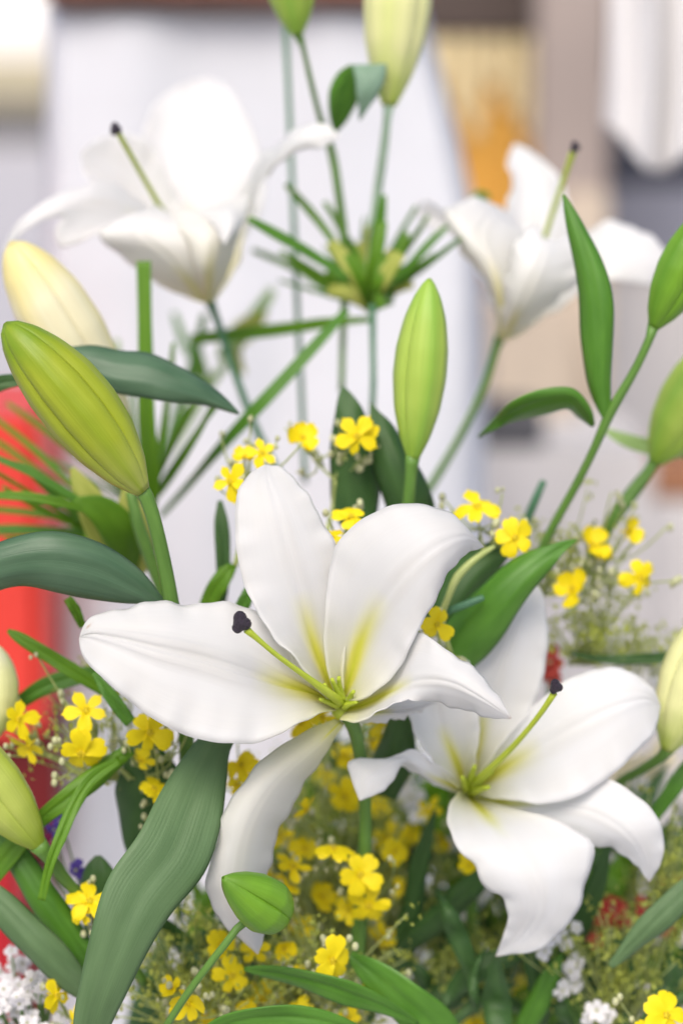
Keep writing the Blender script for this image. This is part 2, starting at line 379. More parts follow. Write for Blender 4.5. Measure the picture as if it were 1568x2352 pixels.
# ------------------------------------------------------------------ the setting: pavement and far wall
GZ = 0.12
def box_obj(name, x0, x1, y0, y1, z0, z1, mat, parent=None, bev=0.006):
    import bmesh
    bm = bmesh.new(); bmesh.ops.create_cube(bm, size=1)
    for v in bm.verts: v.co = Vector(((x0 + x1) / 2 + v.co.x * (x1 - x0), (y0 + y1) / 2 + v.co.y * (y1 - y0), (z0 + z1) / 2 + v.co.z * (z1 - z0)))
    if bev: bmesh.ops.bevel(bm, geom=bm.edges[:], offset=bev, segments=2, affect='EDGES')
    me = bpy.data.meshes.new(name); bm.to_mesh(me); bm.free(); me.materials.append(MATS[mat])
    o = bpy.data.objects.new(name, me); COL.objects.link(o)
    if parent is not None:
        o.parent = parent; o.location = tuple(-Vector(parent.location))
    return o
def ground_y(v): # distance in y at which the pavement shows at picture row v on the axis
    d = (cF + ((1176 - v) / 2352 * HY) * cU); return (cam.location.z - GZ) / -d.z * d.y
def rect(u0, u1, v0, v1, d):
    """world x range and z range of a picture rectangle standing at view distance d"""
    a, b = Wd(u0, v0, d), Wd(u1, v1, d); return a.x, b.x, b.z, a.z, (a.y + b.y) / 2
pv = box_obj('pavement', -60, 60, -3, 120, GZ - 0.2, GZ, 'pavement', None, 0); pv['kind'] = 'structure'

o = box_obj('sky_backdrop', -30, 4.0, 44, 50, GZ, 9.0, 'backdrop_white', None, 0.05); tag(o, 'white building added far behind as blown-out sky in the top left corner', 'backdrop')  # added white block standing in for the overexposed sky
o = box_obj('boundary_wall', -30, 3.0, 38, 38.4, GZ, 1.36, 'cream_wall', None, 0.02); tag(o, 'low cream wall far behind at the upper left, below the added white building', 'wall')
o = box_obj('dark_planter', -30, 2.0, 35, 35.8, GZ, 0.66, 'grey_hedge', None, 0.05); tag(o, 'long dark grey planter in front of the cream wall, upper left', 'planter')

# white cloth over a stand, behind the flowers
EDV, EDU = [10, 370, 560, 800, 1150, 2600], [968, 1060, 1098, 1108, 1110, 1150]
def cloth_panel(name, top, bot, d, mat, parent, folds, amp, seed, ns=70, nt=120, depth=0.0):
    rr = random.Random(seed); ph = [rr.uniform(0, 6) for _ in range(6)]; V, uv = [], []
    (ul, vt), (ur, vt2) = top; (bl, vb), (br, vb2) = bot
    for i in range(ns):
        s = i / (ns - 1)
        for j in range(nt):
            t = j / (nt - 1)
            ue = np.interp(10 + s * 2590, EDV, EDU); u = (ul + (bl - ul) * s) * (1 - t) + ue * t
            v = (vt + (vt2 - vt) * t) * (1 - s) + (vb + (vb2 - vb) * t) * s
            f = amp * (0.25 + 0.75 * s) * (math.sin(folds * 6.28 * t + ph[0] + 0.8 * math.sin(3 * s + ph[1])) + 0.3 * math.sin(folds * 2.7 * 6.28 * t + ph[2] + 5 * s) + .8 * math.sin(9 * s + 5 * t + ph[3]) * math.sin(7 * t + 3 * s + ph[4]))
            e = depth * (max(0, 1 - t / 0.05) ** 2 + max(0, 1 - (1 - t) / 0.05) ** 2)
            V.append(Wd(u, v, d + f + e)); uv.append((t, s))
    return solid(link_mesh(name, V, grid_faces(ns, nt), mat, parent, uv), 0.003)
a = Wd(560, 1200, 1.80)
st = thing('draped_stand', 'tall stand covered by a white cloth, blurred behind the lilies', 'stand', (a.x, a.y + .1, GZ))
cloth_panel('front_cloth', ((112, 12), (978, 8)), ((78, 2600), (1175, 2600)), 1.80, 'cloth', st, 1.5, 0.017, 5, depth=0.03)
for sg, (tu, bu) in ((-1, (112, 78)), (1, (978, 1175))):
    V = []; uv = []
    for i in range(30):
        s = i / 29
        for j in range(10):
            t = j / 9; p = Wd(tu * (1 - s) + bu * s if sg < 0 else np.interp(10 + s * 2590, EDV, EDU), 10 + s * 2590, 1.83); V.append(p + Vector((-sg * 0.02 * t, 0.30 * t, 0.004 * math.sin(9 * t + 3 * s)))); uv.append((t, s))
    solid(link_mesh('side_cloth', V, grid_faces(30, 10), 'cloth', st, uv), 0.003)
x0, x1, z0, z1, y = rect(104, 992, -70, 14, 1.80)
box_obj('top_board', x0, x1, y - .03, y + .36, z0, z1, 'rail_wood', st)

# red cabinet at the left edge
x0, x1, z0, z1, y = rect(-700, 94, 952, 1735, 1.66)
a = Vector(((x0 + x1) / 2, y + .2, GZ)); rc = thing('red_cabinet', 'blurred red cabinet at the left edge beside the white cloth', 'cabinet', a)
box_obj('upper_body', x0, x1, y, y + .2, z0, z1, 'red_paint', rc, 0.008)
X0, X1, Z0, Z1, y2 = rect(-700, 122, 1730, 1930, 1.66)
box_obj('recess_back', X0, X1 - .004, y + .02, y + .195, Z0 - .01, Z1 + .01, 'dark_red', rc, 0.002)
X0, X1, Z0, Z1, y2 = rect(-700, 128, 1925, 2600, 1.66)
box_obj('lower_body', X0, x1 - 0.022, y - .02, y + .2, GZ, Z1, 'deep_red', rc, 0.008)

# timber cabinet with slats, right
x0, x1, z0, z1, y = rect(985, 1275, 78, 640, 2.9)
a = Vector(((x0 + x1) / 2, y + .15, GZ)); tc = thing('slatted_cabinet', 'blurred amber timber cabinet with upright slats, upper right behind the lilies', 'cabinet', a)
box_obj('back_panel', x0, x1, y + .03, y + .3, z0, z1, 'amber_wood', tc)
ns = 7
zm = Wd(1100, 190, 2.9).z
for i in range(ns):
    w = (x1 - x0) / ns
    box_obj('slat', x0 + i * w + .004, x0 + (i + 1) * w - .004, y, y + .028, z0 + .001, zm - .003 - .03 * (i % 3), 'amber_wood', tc, 0.003)
    box_obj('slat_lit_top', x0 + i * w + .003, x0 + (i + 1) * w - .003, y - .006, y + .029, zm - .002 - .03 * (i % 3), z1 - .001, 'amber_lit', tc, 0.003)  # upper slat pieces paler: light and reflection at the top put into the colour
X0, X1, Z0, Z1, y2 = rect(940, 1400, -120, 82, 2.9)
box_obj('cornice', X0, X1, y - .012, y + .3, Z0, Z1, 'brown_wood', tc)
X0, X1, Z0, Z1, y2 = rect(985, 1275, 640, 2500, 2.9)
box_obj('plinth', X0 + .002, X1 - .002, y + .04, y + .29, GZ, Z1 - .001, 'pale_stone', tc)

x0, x1, z0, z1, y = rect(1236, 1400, -200, 470, 2.75)
a = Vector(((x0 + x1) / 2, y + .05, GZ)); po = thing('square_post', 'blurred taupe post with a beige foot, right of the amber cabinet', 'post', a)
box_obj('shaft', x0, x1, y, y + .1, z0, z1, 'taupe', po)
X0, X1, Z0, Z1, y2 = rect(1290, 1404, 440, 1000, 2.75)
box_obj('foot', X0, X1, y - .01, y + .11, GZ, Z1, 'beige', po)

# hanging white cloth, upper right: pointed lower hem
V, uv = [], []
for i in range(50):
    s = i / 49
    for j in range(40):
        t = j / 39; u = 1385 + 12 * math.sin(s * 3) + 330 * t
        vb = np.interp(t, [0, .08, .30, .42, .6, .8, 1], [285, 300, 392, 395, 345, 330, 320]); v = -220 + (vb + 220) * s
        V.append(Wd(u, v, 1.8 + 0.012 * math.sin(t * 17 + s) + .008 * math.sin(t * 31 + 2) )); uv.append((t, s))
o = solid(link_mesh('hanging_cloth', V, grid_faces(50, 40), 'cloth_warm', None, uv, origin=Wd(1500, 390, 1.8)), 0.003)
tag(o, 'white cloth hanging to a point at the upper right corner', 'cloth')

def bgbox(name, u0, u1, v0, v1, d, depth, mat, label, cat, z_ground=False):
    x0, x1, z0, z1, y = rect(u0, u1, v0, v1, d)
    o = box_obj(name, x0, x1, y, y + depth, GZ if z_ground else z0, z1, mat, None, 0.006)
    return tag(o, label, cat)
x0, x1, z0, z1, y = rect(1395, 1800, 318, 760, 3.3)
a = Vector(((x0 + x1) / 2, y + .2, GZ)); bb = thing('blue_counter', 'slate blue counter with a dark navy top band under the hanging cloth', 'counter', a)
X0, X1, Z0, Z1, _ = rect(1395, 1800, 430, 620, 3.3); box_obj('front_panel', X0, X1, y, y + .4, Z0, Z1, 'slate_blue', bb)
X0, X1, Z0, Z1, _ = rect(1390, 1800, 300, 428, 3.3); box_obj('top_band', X0, X1, y + .02, y + .4, Z0, Z1, 'navy', bb)
X0, X1, Z0, Z1, _ = rect(1395, 1800, 622, 700, 3.3); box_obj('base_board', X0, X1, y + .01, y + .39, GZ, Z1, 'pale_stone', bb)
bgbox('stone_block', 1130, 1325, 715, 948, 2.7, .2, 'beige', 'blurred beige block below the amber cabinet, behind the right lily stem', 'block', True)
bgbox('dark_box', 1085, 1252, 945, 1032, 2.5, .12, 'charcoal', 'small charcoal box on the pale step, right of the white cloth', 'box')
bgbox('stone_step', 1000, 1500, 1034, 1150, 2.5, .3, 'pale_stone', 'pale stone step behind the yellow florets at right', 'step', True)
x0, x1, z0, z1, y = rect(1478, 1800, 1062, 1150, 2.6)
a = Vector(((x0 + x1) / 2, y + .07, GZ)); tt = thing('terracotta_trough', 'rusty brown trough on a pale plinth at the right edge behind the bud stems', 'trough', a)
box_obj('trough', x0, x1, y, y + .15, z0, z1, 'rust_pot', tt); box_obj('plinth', x0 - .02, x1, y - .02, y + .2, GZ, z0 - .001, 'pale_stone', tt)

# ================================================================== LILY FLOWERS
LG = 'open white lilies'
# ---- large lily in focus
f1 = thing('lily_flower', 'large open white lily in sharp focus, centre, purple stigma pointing left', 'lily', W((835, 1990, 9)), LG)
petal(f1, [(765,1625,2.6),(715,1560,1.2),(655,1488,.6),(590,1405,.9),(552,1310,1.3),(540,1220,1.7),(545,1140,2.3),(570,1092,2.9),(612,1068,3.6)],
          [(775,1615,3.6),(752,1560,3.0),(718,1470,2.4),(690,1370,1.9),(662,1270,1.7),(636,1170,1.9),(616,1105,2.6),(612,1068,3.6)],
          [(785,1605,2.6),(790,1540,2.4),(800,1440,2.4),(800,1340,2.5),(775,1262,2.4),(735,1185,2.4),(692,1115,2.8),(655,1080,3.2),(612,1068,3.6)], seed=1, rib=.3)
petal(f1, [(776,1612,2.6),(757,1560,2.0),(745,1480,1.7),(748,1380,1.5),(770,1258,1.3),(822,1198,1.1),(885,1166,1.0),(965,1158,1.1),(1030,1178,1.4),(1072,1222,1.9),(1109,1256,2.6)],
          [(786,1612,3.4),(802,1560,2.9),(830,1470,2.0),(872,1390,1.0),(935,1310,.1),(1000,1256,0),(1062,1232,.8),(1109,1256,2.6)],
          [(794,1606,2.4),(830,1606,1.5),(878,1578,1.0),(926,1520,.7),(962,1445,.4),(1003,1370,.4),(1040,1302,.8),(1072,1272,1.6),(1109,1256,2.6)], seed=2, rib=.4, ripple=.0006)
petal(f1, [(755,1598,2.4),(700,1545,2.0),(640,1455,2.0),(585,1402,1.9),(525,1383,1.7),(460,1388,1.5),(385,1381,1.3),(300,1393,1.0),(225,1414,.7),(194,1434,.5),(183,1466,.6)],
          [(775,1622,3.6),(715,1592,2.6),(640,1568,1.4),(560,1540,.6),(460,1510,.1),(360,1488,-.2),(265,1464,.1),(210,1456,.2),(183,1466,.6)],
          [(765,1632,2.6),(725,1640,1.2),(680,1668,.2),(610,1699,-.5),(530,1709,-.8),(450,1696,-.9),(370,1662,-.8),(300,1614,-.6),(235,1556,-.3),(197,1520,.0),(185,1490,.3),(183,1466,.6)], seed=3, rib=2.2, ripple=.0012, brown=.12, spot=(.925, -.62, .8), ylen=.34, gl=.3)
petal(f1, [(800,1618,2.8),(850,1565,2.2),(900,1500,1.6),(955,1452,.9),(1020,1489,.0),(1080,1530,-.7),(1128,1580,-1.2),(1158,1625,-1.5),(1173,1650,-1.5)],
          [(797,1630,3.4),(850,1612,2.5),(905,1585,1.3),(965,1562,.1),(1040,1568,-1.1),(1110,1606,-1.6),(1173,1650,-1.5)],
          [(780,1652,2.2),(818,1658,1.4),(865,1640,.8),(912,1611,.3),(965,1609,.2),(1025,1620,-.1),(1100,1642,-.8),(1140,1650,-1.2),(1173,1650,-1.5)], seed=4, rib=.5, brown=.35, ripple=.0007)
petal(f1, [(770,1652,3.6),(690,1686,3.0),(600,1752,2.4),(532,1835,2.0),(496,1935,2.2),(474,2035,2.6),(492,2095,3.2),(535,2142,3.8),(592,2190,4.6)],
          [(782,1656,4.0),(715,1722,2.6),(630,1800,1.8),(575,1890,1.6),(550,1990,2.0),(552,2080,2.8),(592,2190,4.6)],
          [(790,1662,4.0),(752,1722,3.9),(700,1800,3.8),(655,1875,3.8),(625,1950,3.9),(612,2040,4.2),(612,2120,4.5),(592,2190,4.6)], seed=5, rib=.1, cream=.2, ylen=.10, ywid=.05, gl=.06, ripple=.0008)
petal(f1, [(800,1640,4),(850,1610,4.6),(930,1590,5.2),(1010,1605,6)],
          [(800,1648,4.2),(860,1636,4.4),(940,1630,5),(1010,1605,6)],
          [(795,1655,4.2),(850,1660,4.4),(920,1650,5.2),(1010,1605,6)], seed=6)
stem(f1, [(782,1612,2.6),(752,1590,1.4),(700,1552,.2),(632,1502,-1.0),(592,1468,-1.6),(566,1446,-1.9)], [11,10,7,6,6.6,9.5], 'style', 'style')
stigma(f1, (553,1431,-2.1), 25)
for i, (a, b) in enumerate((((790,1610,2.8),(762,1560,1.4)),((775,1620,2.8),(735,1606,1.5)),((770,1608,2.8),(745,1572,1.5)),((800,1615,2.8),(812,1588,1.6)),((785,1600,2.8),(778,1556,1.7)),((790,1622,2.8),(820,1612,1.8)))):
    stem(f1, [a, ((a[0]+b[0])/2-2, (a[1]+b[1])/2, (a[2]+b[2])/2), b], [10,6.5,4.5], 'style', 'filament', 10, 8)
V_, F_ = blob(tuple(W((784,1630,3.6))), 24 * px(3), 14, 10); link_mesh('receptacle', V_, F_, 'style', f1)
stem(f1, [(790,1628,3.6),(808,1660,4.5),(826,1730,6),(838,1850,8),(835,1990,9),(800,2400,12)], [22,17,15,15,17,20], 'stem', 'pedicel')

# ---- right lower lily
f2 = thing('lily_flower', 'open white lily at lower right, partly behind the large lily', 'lily', W((1085, 2120, 14)), LG)
petal(f2, [(1056,1812,8.4),(1005,1765,7.4),(962,1700,7),(930,1625,6.8),(925,1560,6.8),(940,1490,7),(985,1440,7.6)],
          [(1066,1806,9.6),(1045,1745,8.8),(1018,1680,8.2),(1000,1600,7.6),(985,1520,7.4),(985,1440,7.6)],
          [(1080,1800,8.8),(1092,1740,8.2),(1100,1660,7.8),(1092,1570,7.6),(1060,1490,7.6),(985,1440,7.6)], mat='petal_bright', seed=7, rib=.4, ripple=.0006)
petal(f2, [(1066,1798,9),(1068,1720,8.6),(1060,1620,8.4),(1078,1530,8.4),(1120,1468,8.6),(1168,1398,8.8),(1200,1350,9.2),(1222,1334,9.6)],
          [(1076,1800,10.2),(1092,1720,9.6),(1118,1620,9),(1150,1520,8.6),(1188,1420,8.6),(1222,1334,9.6)],
          [(1090,1800,9.4),(1150,1745,8.8),(1205,1665,8.8),(1238,1590,8.9),(1256,1500,8.9),(1256,1420,9.1),(1243,1358,9.3),(1222,1334,9.6)], mat='petal_bright', seed=8, rib=.4, ripple=.0005, ylen=.34)
petal(f2, [(1080,1795,9),(1130,1735,7.8),(1200,1650,7.4),(1262,1590,7.2),(1330,1548,7),(1392,1534,6.9),(1450,1545,6.9),(1495,1580,7),(1515,1622,7.4)],
          [(1082,1812,10.2),(1150,1768,8.6),(1240,1715,7),(1330,1662,6.2),(1420,1620,6),(1480,1606,6.5),(1515,1622,7.4)],
          [(1080,1826,9),(1160,1836,7.2),(1240,1846,6.2),(1320,1832,5.8),(1395,1788,5.8),(1455,1735,6),(1500,1685,6.6),(1515,1622,7.4)], mat='petal_bright', seed=9, rib=.6, ripple=.0006, ylen=.42, ywid=.2)
petal(f2, [(1088,1822,9),(1180,1812,7.8),(1290,1795,6.8),(1385,1786,6.2),(1450,1818,5.8),(1500,1865,5.6),(1524,1920,5.8),(1518,1975,6.4),(1490,2026,7.2)],
          [(1085,1830,9.8),(1180,1846,8.2),(1280,1850,7),(1370,1868,6),(1440,1912,5.6),(1475,1965,6.2),(1490,2026,7.2)],
          [(1080,1838,9.2),(1170,1880,8),(1260,1908,7.2),(1340,1938,6.8),(1400,1950,6.6),(1440,1968,6.6),(1470,2000,6.8),(1490,2026,7.2)], mat='petal_bright', seed=10, rib=.25, ylen=.3, brown=.5)
petal(f2, [(1062,1818,8.6),(1034,1845,7.2),(1030,1895,6.2),(1052,1952,5.6),(1094,1992,5.4),(1110,2030,5.5),(1155,2065,5.6),(1168,2100,5.9),(1158,2140,6.4),(1138,2196,7.4)],
          [(1076,1830,9.6),(1120,1880,7.2),(1175,1945,5.4),(1222,2015,4.8),(1235,2085,5.2),(1205,2145,6.2),(1138,2196,7.4)],
          [(1090,1832,9),(1180,1858,7.4),(1290,1888,6.2),(1362,1942,5.8),(1352,2010,5.8),(1326,2085,6),(1286,2142,6.2),(1230,2182,6.6),(1180,2190,7),(1138,2196,7.4)], mat='petal_bright', seed=11, rib=.2, ylen=.3, ywid=.13, ripple=.0008, brown=.4)
petal(f2, [(1062,1812,8.8),(1030,1775,7.6),(985,1745,6.6),(950,1722,6.2),(918,1730,6),(880,1745,5.8),(800,1752,5.4),(812,1800,5.2),(826,1838,5.2)],
          [(1064,1816,9.6),(1020,1795,8.2),(975,1772,7),(940,1748,6.2),(908,1752,5.5),(880,1770,5.2),(850,1785,5),(838,1810,5),(826,1838,5.2)],
          [(1066,1826,9),(1030,1815,8.8),(985,1795,8),(945,1770,7.4),(912,1762,6.4),(908,1785,5.6),(890,1808,5.4),(858,1826,5.2),(826,1838,5.2)], mat='petal_bright', seed=12, rib=.2, ripple=.0005)
stem(f2, [(1080,1808,9),(1115,1775,7),(1180,1712,5),(1240,1640,3.4),(1272,1592,2.6)], [12,9,7,6.5,8], 'style', 'style')
stigma(f2, (1276,1578,2.4), 17)
for i, (a, b) in enumerate((((1078,1806,9),(1090,1760,6.8)),((1084,1810,9),(1130,1772,6.6)),((1074,1812,9),(1062,1785,7)),((1086,1818,9),(1122,1808,6.8)))):
    stem(f2, [a, ((a[0]+b[0])/2-2, (a[1]+b[1])/2, (a[2]+b[2])/2), b], [12,8,5], 'style', 'filament', 10, 8)
V_, F_ = blob(tuple(W((1076,1816,9.8))), 24 * px(9), 14, 10); link_mesh('receptacle', V_, F_, 'style', f2)
stem(f2, [(1076,1818,10),(1070,1850,11),(1072,1960,13),(1085,2120,14),(1100,2400,16)], [24,18,15,15,18], 'stem', 'pedicel')

# ---- upper left lily
f3 = thing('lily_flower', 'blurred white lily at upper left facing up, on a thin stem', 'lily', W((700, 1180, 19)), LG)
CR = dict(mat='petal_cream')
petal(f3, [(462,680,17),(375,560,18.6),(335,440,20),(328,340,21.4),(352,245,22.8),(412,196,24),(470,181,25)],
          [(472,685,18),(440,560,20.4),(425,440,21.6),(430,340,22.4),(448,250,23.4),(470,181,25)],
          [(482,680,18),(545,580,19),(604,460,19.6),(604,380,20.6),(580,300,21.8),(540,222,23.4),(510,190,24.2),(470,181,25)], seed=21, **CR)
petal(f3, [(455,680,17),(370,600,17.5),(280,520,17.6),(222,450,17.6),(195,400,17.8),(184,352,18)],
          [(465,685,18),(395,570,19.2),(320,470,19.2),(250,400,18.6),(184,352,18)],
          [(475,685,18.5),(450,560,19.6),(405,450,19.4),(352,340,19),(285,302,18.8),(222,320,18.4),(184,352,18)], seed=22, **CR)
petal(f3, [(450,684,17),(380,600,17.2),(300,545,16.4),(232,536,15.6),(175,558,15),(138,568,14.8),(125,530,14.8),(150,500,15),(95,505,14.4),(50,535,14),(4,580,13.6)],
          [(462,686,18),(390,580,18.6),(310,500,17.4),(220,470,16),(140,475,14.9),(70,510,14.2),(4,580,13.6)],
          [(470,686,18.5),(400,560,20),(330,470,18.8),(250,420,17.2),(170,432,15.8),(95,468,14.8),(38,515,14),(4,580,13.6)], seed=23, rib=.4, ripple=.0005, **CR)
petal(f3, [(452,690,16.8),(370,655,15.6),(290,598,14.6),(228,540,14),(262,508,14.1),(315,490,14.4),(360,472,15)],
          [(468,694,16.5),(430,640,14.6),(380,580,13.8),(320,530,13.6),(345,500,14),(360,472,15)],
          [(482,690,17),(480,620,14.8),(462,560,14),(420,520,14),(395,500,14.4),(360,472,15)], seed=24, cream=.55, rib=.5, ripple=.0004, **CR)
petal(f3, [(470,692,16.6),(440,600,14),(420,540,13.8),(375,488,15),(430,492,14.6),(470,500,14),(515,562,12.8)],
          [(478,694,16),(480,610,13.6),(490,545,13.4),(480,480,14.4),(520,490,13.6),(525,525,13),(515,562,12.8)],
          [(488,692,16.8),(528,610,15),(548,540,15),(560,470,16),(572,440,15.4),(560,510,14),(515,562,12.8)], seed=25, cream=.6, rib=.4, ripple=.0003, **CR)
petal(f3, [(480,688,17.5),(520,600,18.6),(545,500,18.6),(575,395,17.6),(640,326,15.8),(700,288,14.6),(742,284,14.2),(780,314,14)],
          [(486,690,17.6),(535,610,18.2),(566,510,18),(592,420,16.6),(640,356,15),(705,314,14),(780,314,14)],
          [(492,690,17.4),(545,610,17),(572,510,16.8),(598,430,16),(642,374,15),(700,344,14.2),(742,338,14),(780,314,14)], seed=26, rib=.4, cream=.2, **CR)
stem(f3, [(440,600,18),(395,520,16.4),(362,465,15),(318,388,13.4),(272,306,12)], [8,7.5,6.5,6,6.5], 'style', 'style')
stigma(f3, (265,297,11.8), 15)
stem(f3, [(476,680,17),(490,712,17.2),(520,800,17.6),(560,915,18),(595,1000,18.4),(640,1090,18.8),(700,1180,19)], [16,10,9,9,9,10,11], 'stem_blue', 'pedicel')

# ---- upper right lily
f4 = thing('lily_flower', 'blurred white lily at upper right seen from the side, amber cabinet behind', 'lily', W((980, 1130, 20)), LG)
petal(f4, [(1140,770,18),(1132,680,17),(1085,605,16.4),(1045,550,16.2),(1024,492,16.4),(1060,462,17),(1105,456,17.6),(1158,484,18.4)],
          [(1150,775,17),(1150,690,15.6),(1130,610,15.2),(1100,545,15.4),(1120,500,16.6),(1158,484,18.4)],
          [(1158,772,18),(1195,690,17),(1215,610,17),(1205,550,17.4),(1182,510,18),(1158,484,18.4)], seed=31, cream=.45, rib=.6, **CR)
petal(f4, [(1150,770,19),(1150,660,20),(1150,560,20.6),(1158,484,21.2),(1176,430,21.8),(1166,370,22.8),(1182,328,24)],
          [(1160,772,19.5),(1190,660,21),(1220,560,21.6),(1228,470,22),(1215,390,22.8),(1182,328,24)],
          [(1170,770,19),(1245,680,20),(1300,580,20),(1306,500,20.6),(1295,425,21.4),(1252,372,22.6),(1210,342,23.4),(1182,328,24)], seed=32, **CR)
petal(f4, [(1145,778,17.6),(1152,690,15.6),(1166,610,14.8),(1192,545,14.8),(1222,520,15.2),(1250,548,15.4),(1272,566,15.2)],
          [(1158,780,17),(1195,700,14.6),(1228,630,14),(1250,580,14.2),(1268,552,14.8),(1272,566,15.2)],
          [(1168,776,17.6),(1245,712,15.6),(1320,655,15.2),(1338,590,15.4),(1315,540,15.8),(1290,545,15.6),(1272,566,15.2)], seed=33, cream=.5, rib=.5, **CR)
petal(f4, [(1168,772,19),(1230,690,20.4),(1290,600,21),(1340,540,21),(1390,512,20.8),(1445,518,20.6),(1500,548,20.4),(1548,604,20.2)],
          [(1172,775,19),(1245,705,19.6),(1320,635,19.6),(1390,585,19.4),(1460,578,19.6),(1548,604,20.2)],
          [(1170,780,18.4),(1255,725,18.2),(1330,672,18.4),(1390,645,18.8),(1450,648,19.2),(1505,652,19.8),(1548,604,20.2)], seed=34, cream=.3, rib=.4, **CR)
petal(f4, [(1145,765,19.5),(1110,640,22.5),(1060,540,24.5),(1010,480,25),(975,462,25),(950,492,25)],
          [(1150,765,20),(1130,640,23.5),(1085,540,25),(1030,500,25.4),(950,492,25)],
          [(1156,765,20),(1150,640,23.5),(1110,570,24.5),(1040,540,25),(985,525,25),(950,492,25)], seed=35, **CR)
stem(f4, [(1210,680,18),(1245,562,17),(1275,470,16),(1298,400,15.2),(1316,348,14.6)], [7,6.5,6,6.5,8], 'style', 'style')
stigma(f4, (1320,338,14.4), 13)
stem(f4, [(1153,765,18.2),(1142,792,18.2),(1118,870,18.6),(1088,940,19),(1035,1040,19.6),(980,1130,20)], [16,11,10,9,9,10], 'stem', 'pedicel')

# ================================================================== LILY BUDS
def lily_bud(label, base, tip, w, mat, roll, stem_pts, stem_r, smat='stem', grp='closed lily buds', **kw):
    t = thing('lily_bud', label, 'bud', W(stem_pts[-1]), grp)
    bud(t, base, tip, w, mat, roll, **kw)
    stem(t, stem_pts, stem_r, smat, 'pedicel')
    return t
lily_bud('large yellow-green lily bud in focus at the left edge', (328,1128,.6), (12,742,-1.2), 162, 'bud_green', 1.565,
         [(318,1112,.6),(333,1135,.7),(352,1190,1),(376,1290,1.8),(396,1400,2.8),(420,1560,5),(430,1800,9)], [20,18,17,17,18,18,18], bend=(4,-10,0), seam=.17, ntep=4,
         prof=[(0,.17),(.04,.34),(.12,.60),(.28,.88),(.45,1.0),(.62,.97),(.78,.80),(.90,.56),(.965,.34),(.99,.2),(1,.03)])
lily_bud('cream yellow lily bud behind the large green bud, left edge', (285,985,11), (24,556,9), 168, 'bud_cream', .4,
         [(275,970,11),(286,990,11),(300,1080,11.5),(320,1250,13)], [18,13,12,12], 'stem_blue', seam=.12,
         prof=[(0,.2),(.1,.45),(.3,.85),(.5,1.0),(.7,.96),(.85,.74),(.95,.46),(1,.1)])
lily_bud('upright lime green bud in the middle of the picture above the large lily', (948,1056,7), (986,640,6), 118, 'bud_fresh', 3.5,
         [(948,1045,7),(944,1080,7.2),(938,1150,7.6),(920,1300,9),(900,1500,12)], [18,15,14,14,14], seam=.13)
lily_bud('tall pale cream bud cut by the top edge', (893,242,15), (930,-220,14), 150, 'bud_pale', 2.9,
         [(893,236,15),(890,262,15),(880,350,15.8),(866,450,17),(850,620,18)], [16,11,11,11,10], 'stem_mint', seam=.1,
         prof=[(0,.18),(.05,.34),(.16,.62),(.32,.88),(.5,1),(.7,.95),(.88,.6),(1,.05)])
t = lily_bud('green bud hanging into the top edge, left of the cream bud', (682,80,14), (640,-240,13), 122, 'bud_fresh', .9,
         [(682,74,14),(692,95,14.2),(712,180,15),(735,270,16),(762,350,17),(778,450,17.2),(792,580,17.6),(788,740,18),(784,900,18)], [13,7,6.5,7,10,10,11,8,7], 'stem', seam=.13)
# the folded leaf on that stem
leaf(t, [(769,304,15.8,3),(780,258,15,26,.2,-.1),(791,212,14.5,35,.3,-.1),(802,176,14.2,27,.2,.0),(814,152,14,10)], 'leaf_mid', seed=3, wave=.0003)
leaf(t, [(848,148,13.7,40,.1,.1),(849,176,13.5,35,.1,.2),(843,212,13.5,25,.1,.2),(834,246,13.8,12),(826,276,14.2,2)], 'leaf_mint', 'leaf_tip', seed=4, wave=.0002, groove=.0003)

b6 = lily_bud('green bud at the right edge on a long slanting stem with two leaves', (1500,752,7), (1640,470,6), 118, 'bud_leafgreen', 2.5,
         [(1502,742,7),(1496,765,7),(1460,845,7.4),(1400,950,8),(1362,1035,8.6),(1322,1115,9.4),(1280,1190,10),(1245,1260,10.6),(1180,1450,13)], [15,11,10,12,10,10,10,11,12], 'stem', seam=.15)
leaf(b6, [(1393,962,8,8),(1376,890,7.4,26,.3,.6),(1374,800,7,35,.3,.8),(1368,700,6.8,38,.2,.9),(1350,610,6.8,34,.2,.7),(1322,520,7,20,.2,.4),(1294,448,7.4,2)], 'leaf_mid', seed=6)
leaf(b6, [(1362,978,8.4,4),(1338,945,8,20,-.3,.9),(1310,915,7.6,24,-.3,1),(1250,920,7.8,27,-.4,1.2),(1190,942,8.4,26,-.4,1.2),(1140,972,9.4,12),(1098,1004,10.6,2)], 'leaf_mid', seed=7, th=.0008)
lily_bud('green bud leaning out of the right edge below the slanting stem', (1502,1062,13), (1680,760,12), 150, 'bud_fresh', .4,
         [(1504,1055,13),(1494,1075,13),(1462,1118,13),(1420,1175,13),(1380,1240,13.4),(1320,1360,15)], [16,13,16,17,13,12], 'stem', seam=.14)
lily_bud('pale cream bud at the right edge beside the lower right lily', (1532,1722,9), (1660,1380,8), 150, 'bud_pale', 1.2,
         [(1536,1716,9),(1522,1735,9.2),(1470,1770,10),(1420,1800,11),(1380,1900,13)], [18,13,11,11,12], 'stem', seam=.13)
lily_bud('pale green bud entering low at the left edge', (92,1945,4), (-150,1640,2), 140, 'bud_lime', 2.2,
         [(85,1938,4),(105,1960,4.2),(150,2020,5),(230,2110,7),(330,2260,9)], [24,18,14,13,13], 'stem', seam=.14)
lily_bud('cream bud tip at the left edge beside yellow florets', (-20,1700,8), (-10,1480,8), 110, 'bud_pale', .2,
         [(-20,1690,8),(-20,1720,8),(10,1800,9),(60,1950,11)], [14,10,9,9], 'stem')
t = thing('lily_bud', 'small plump green bud at the bottom centre, below the hanging petal', 'bud', W((420,2300,2)), 'closed lily buds')
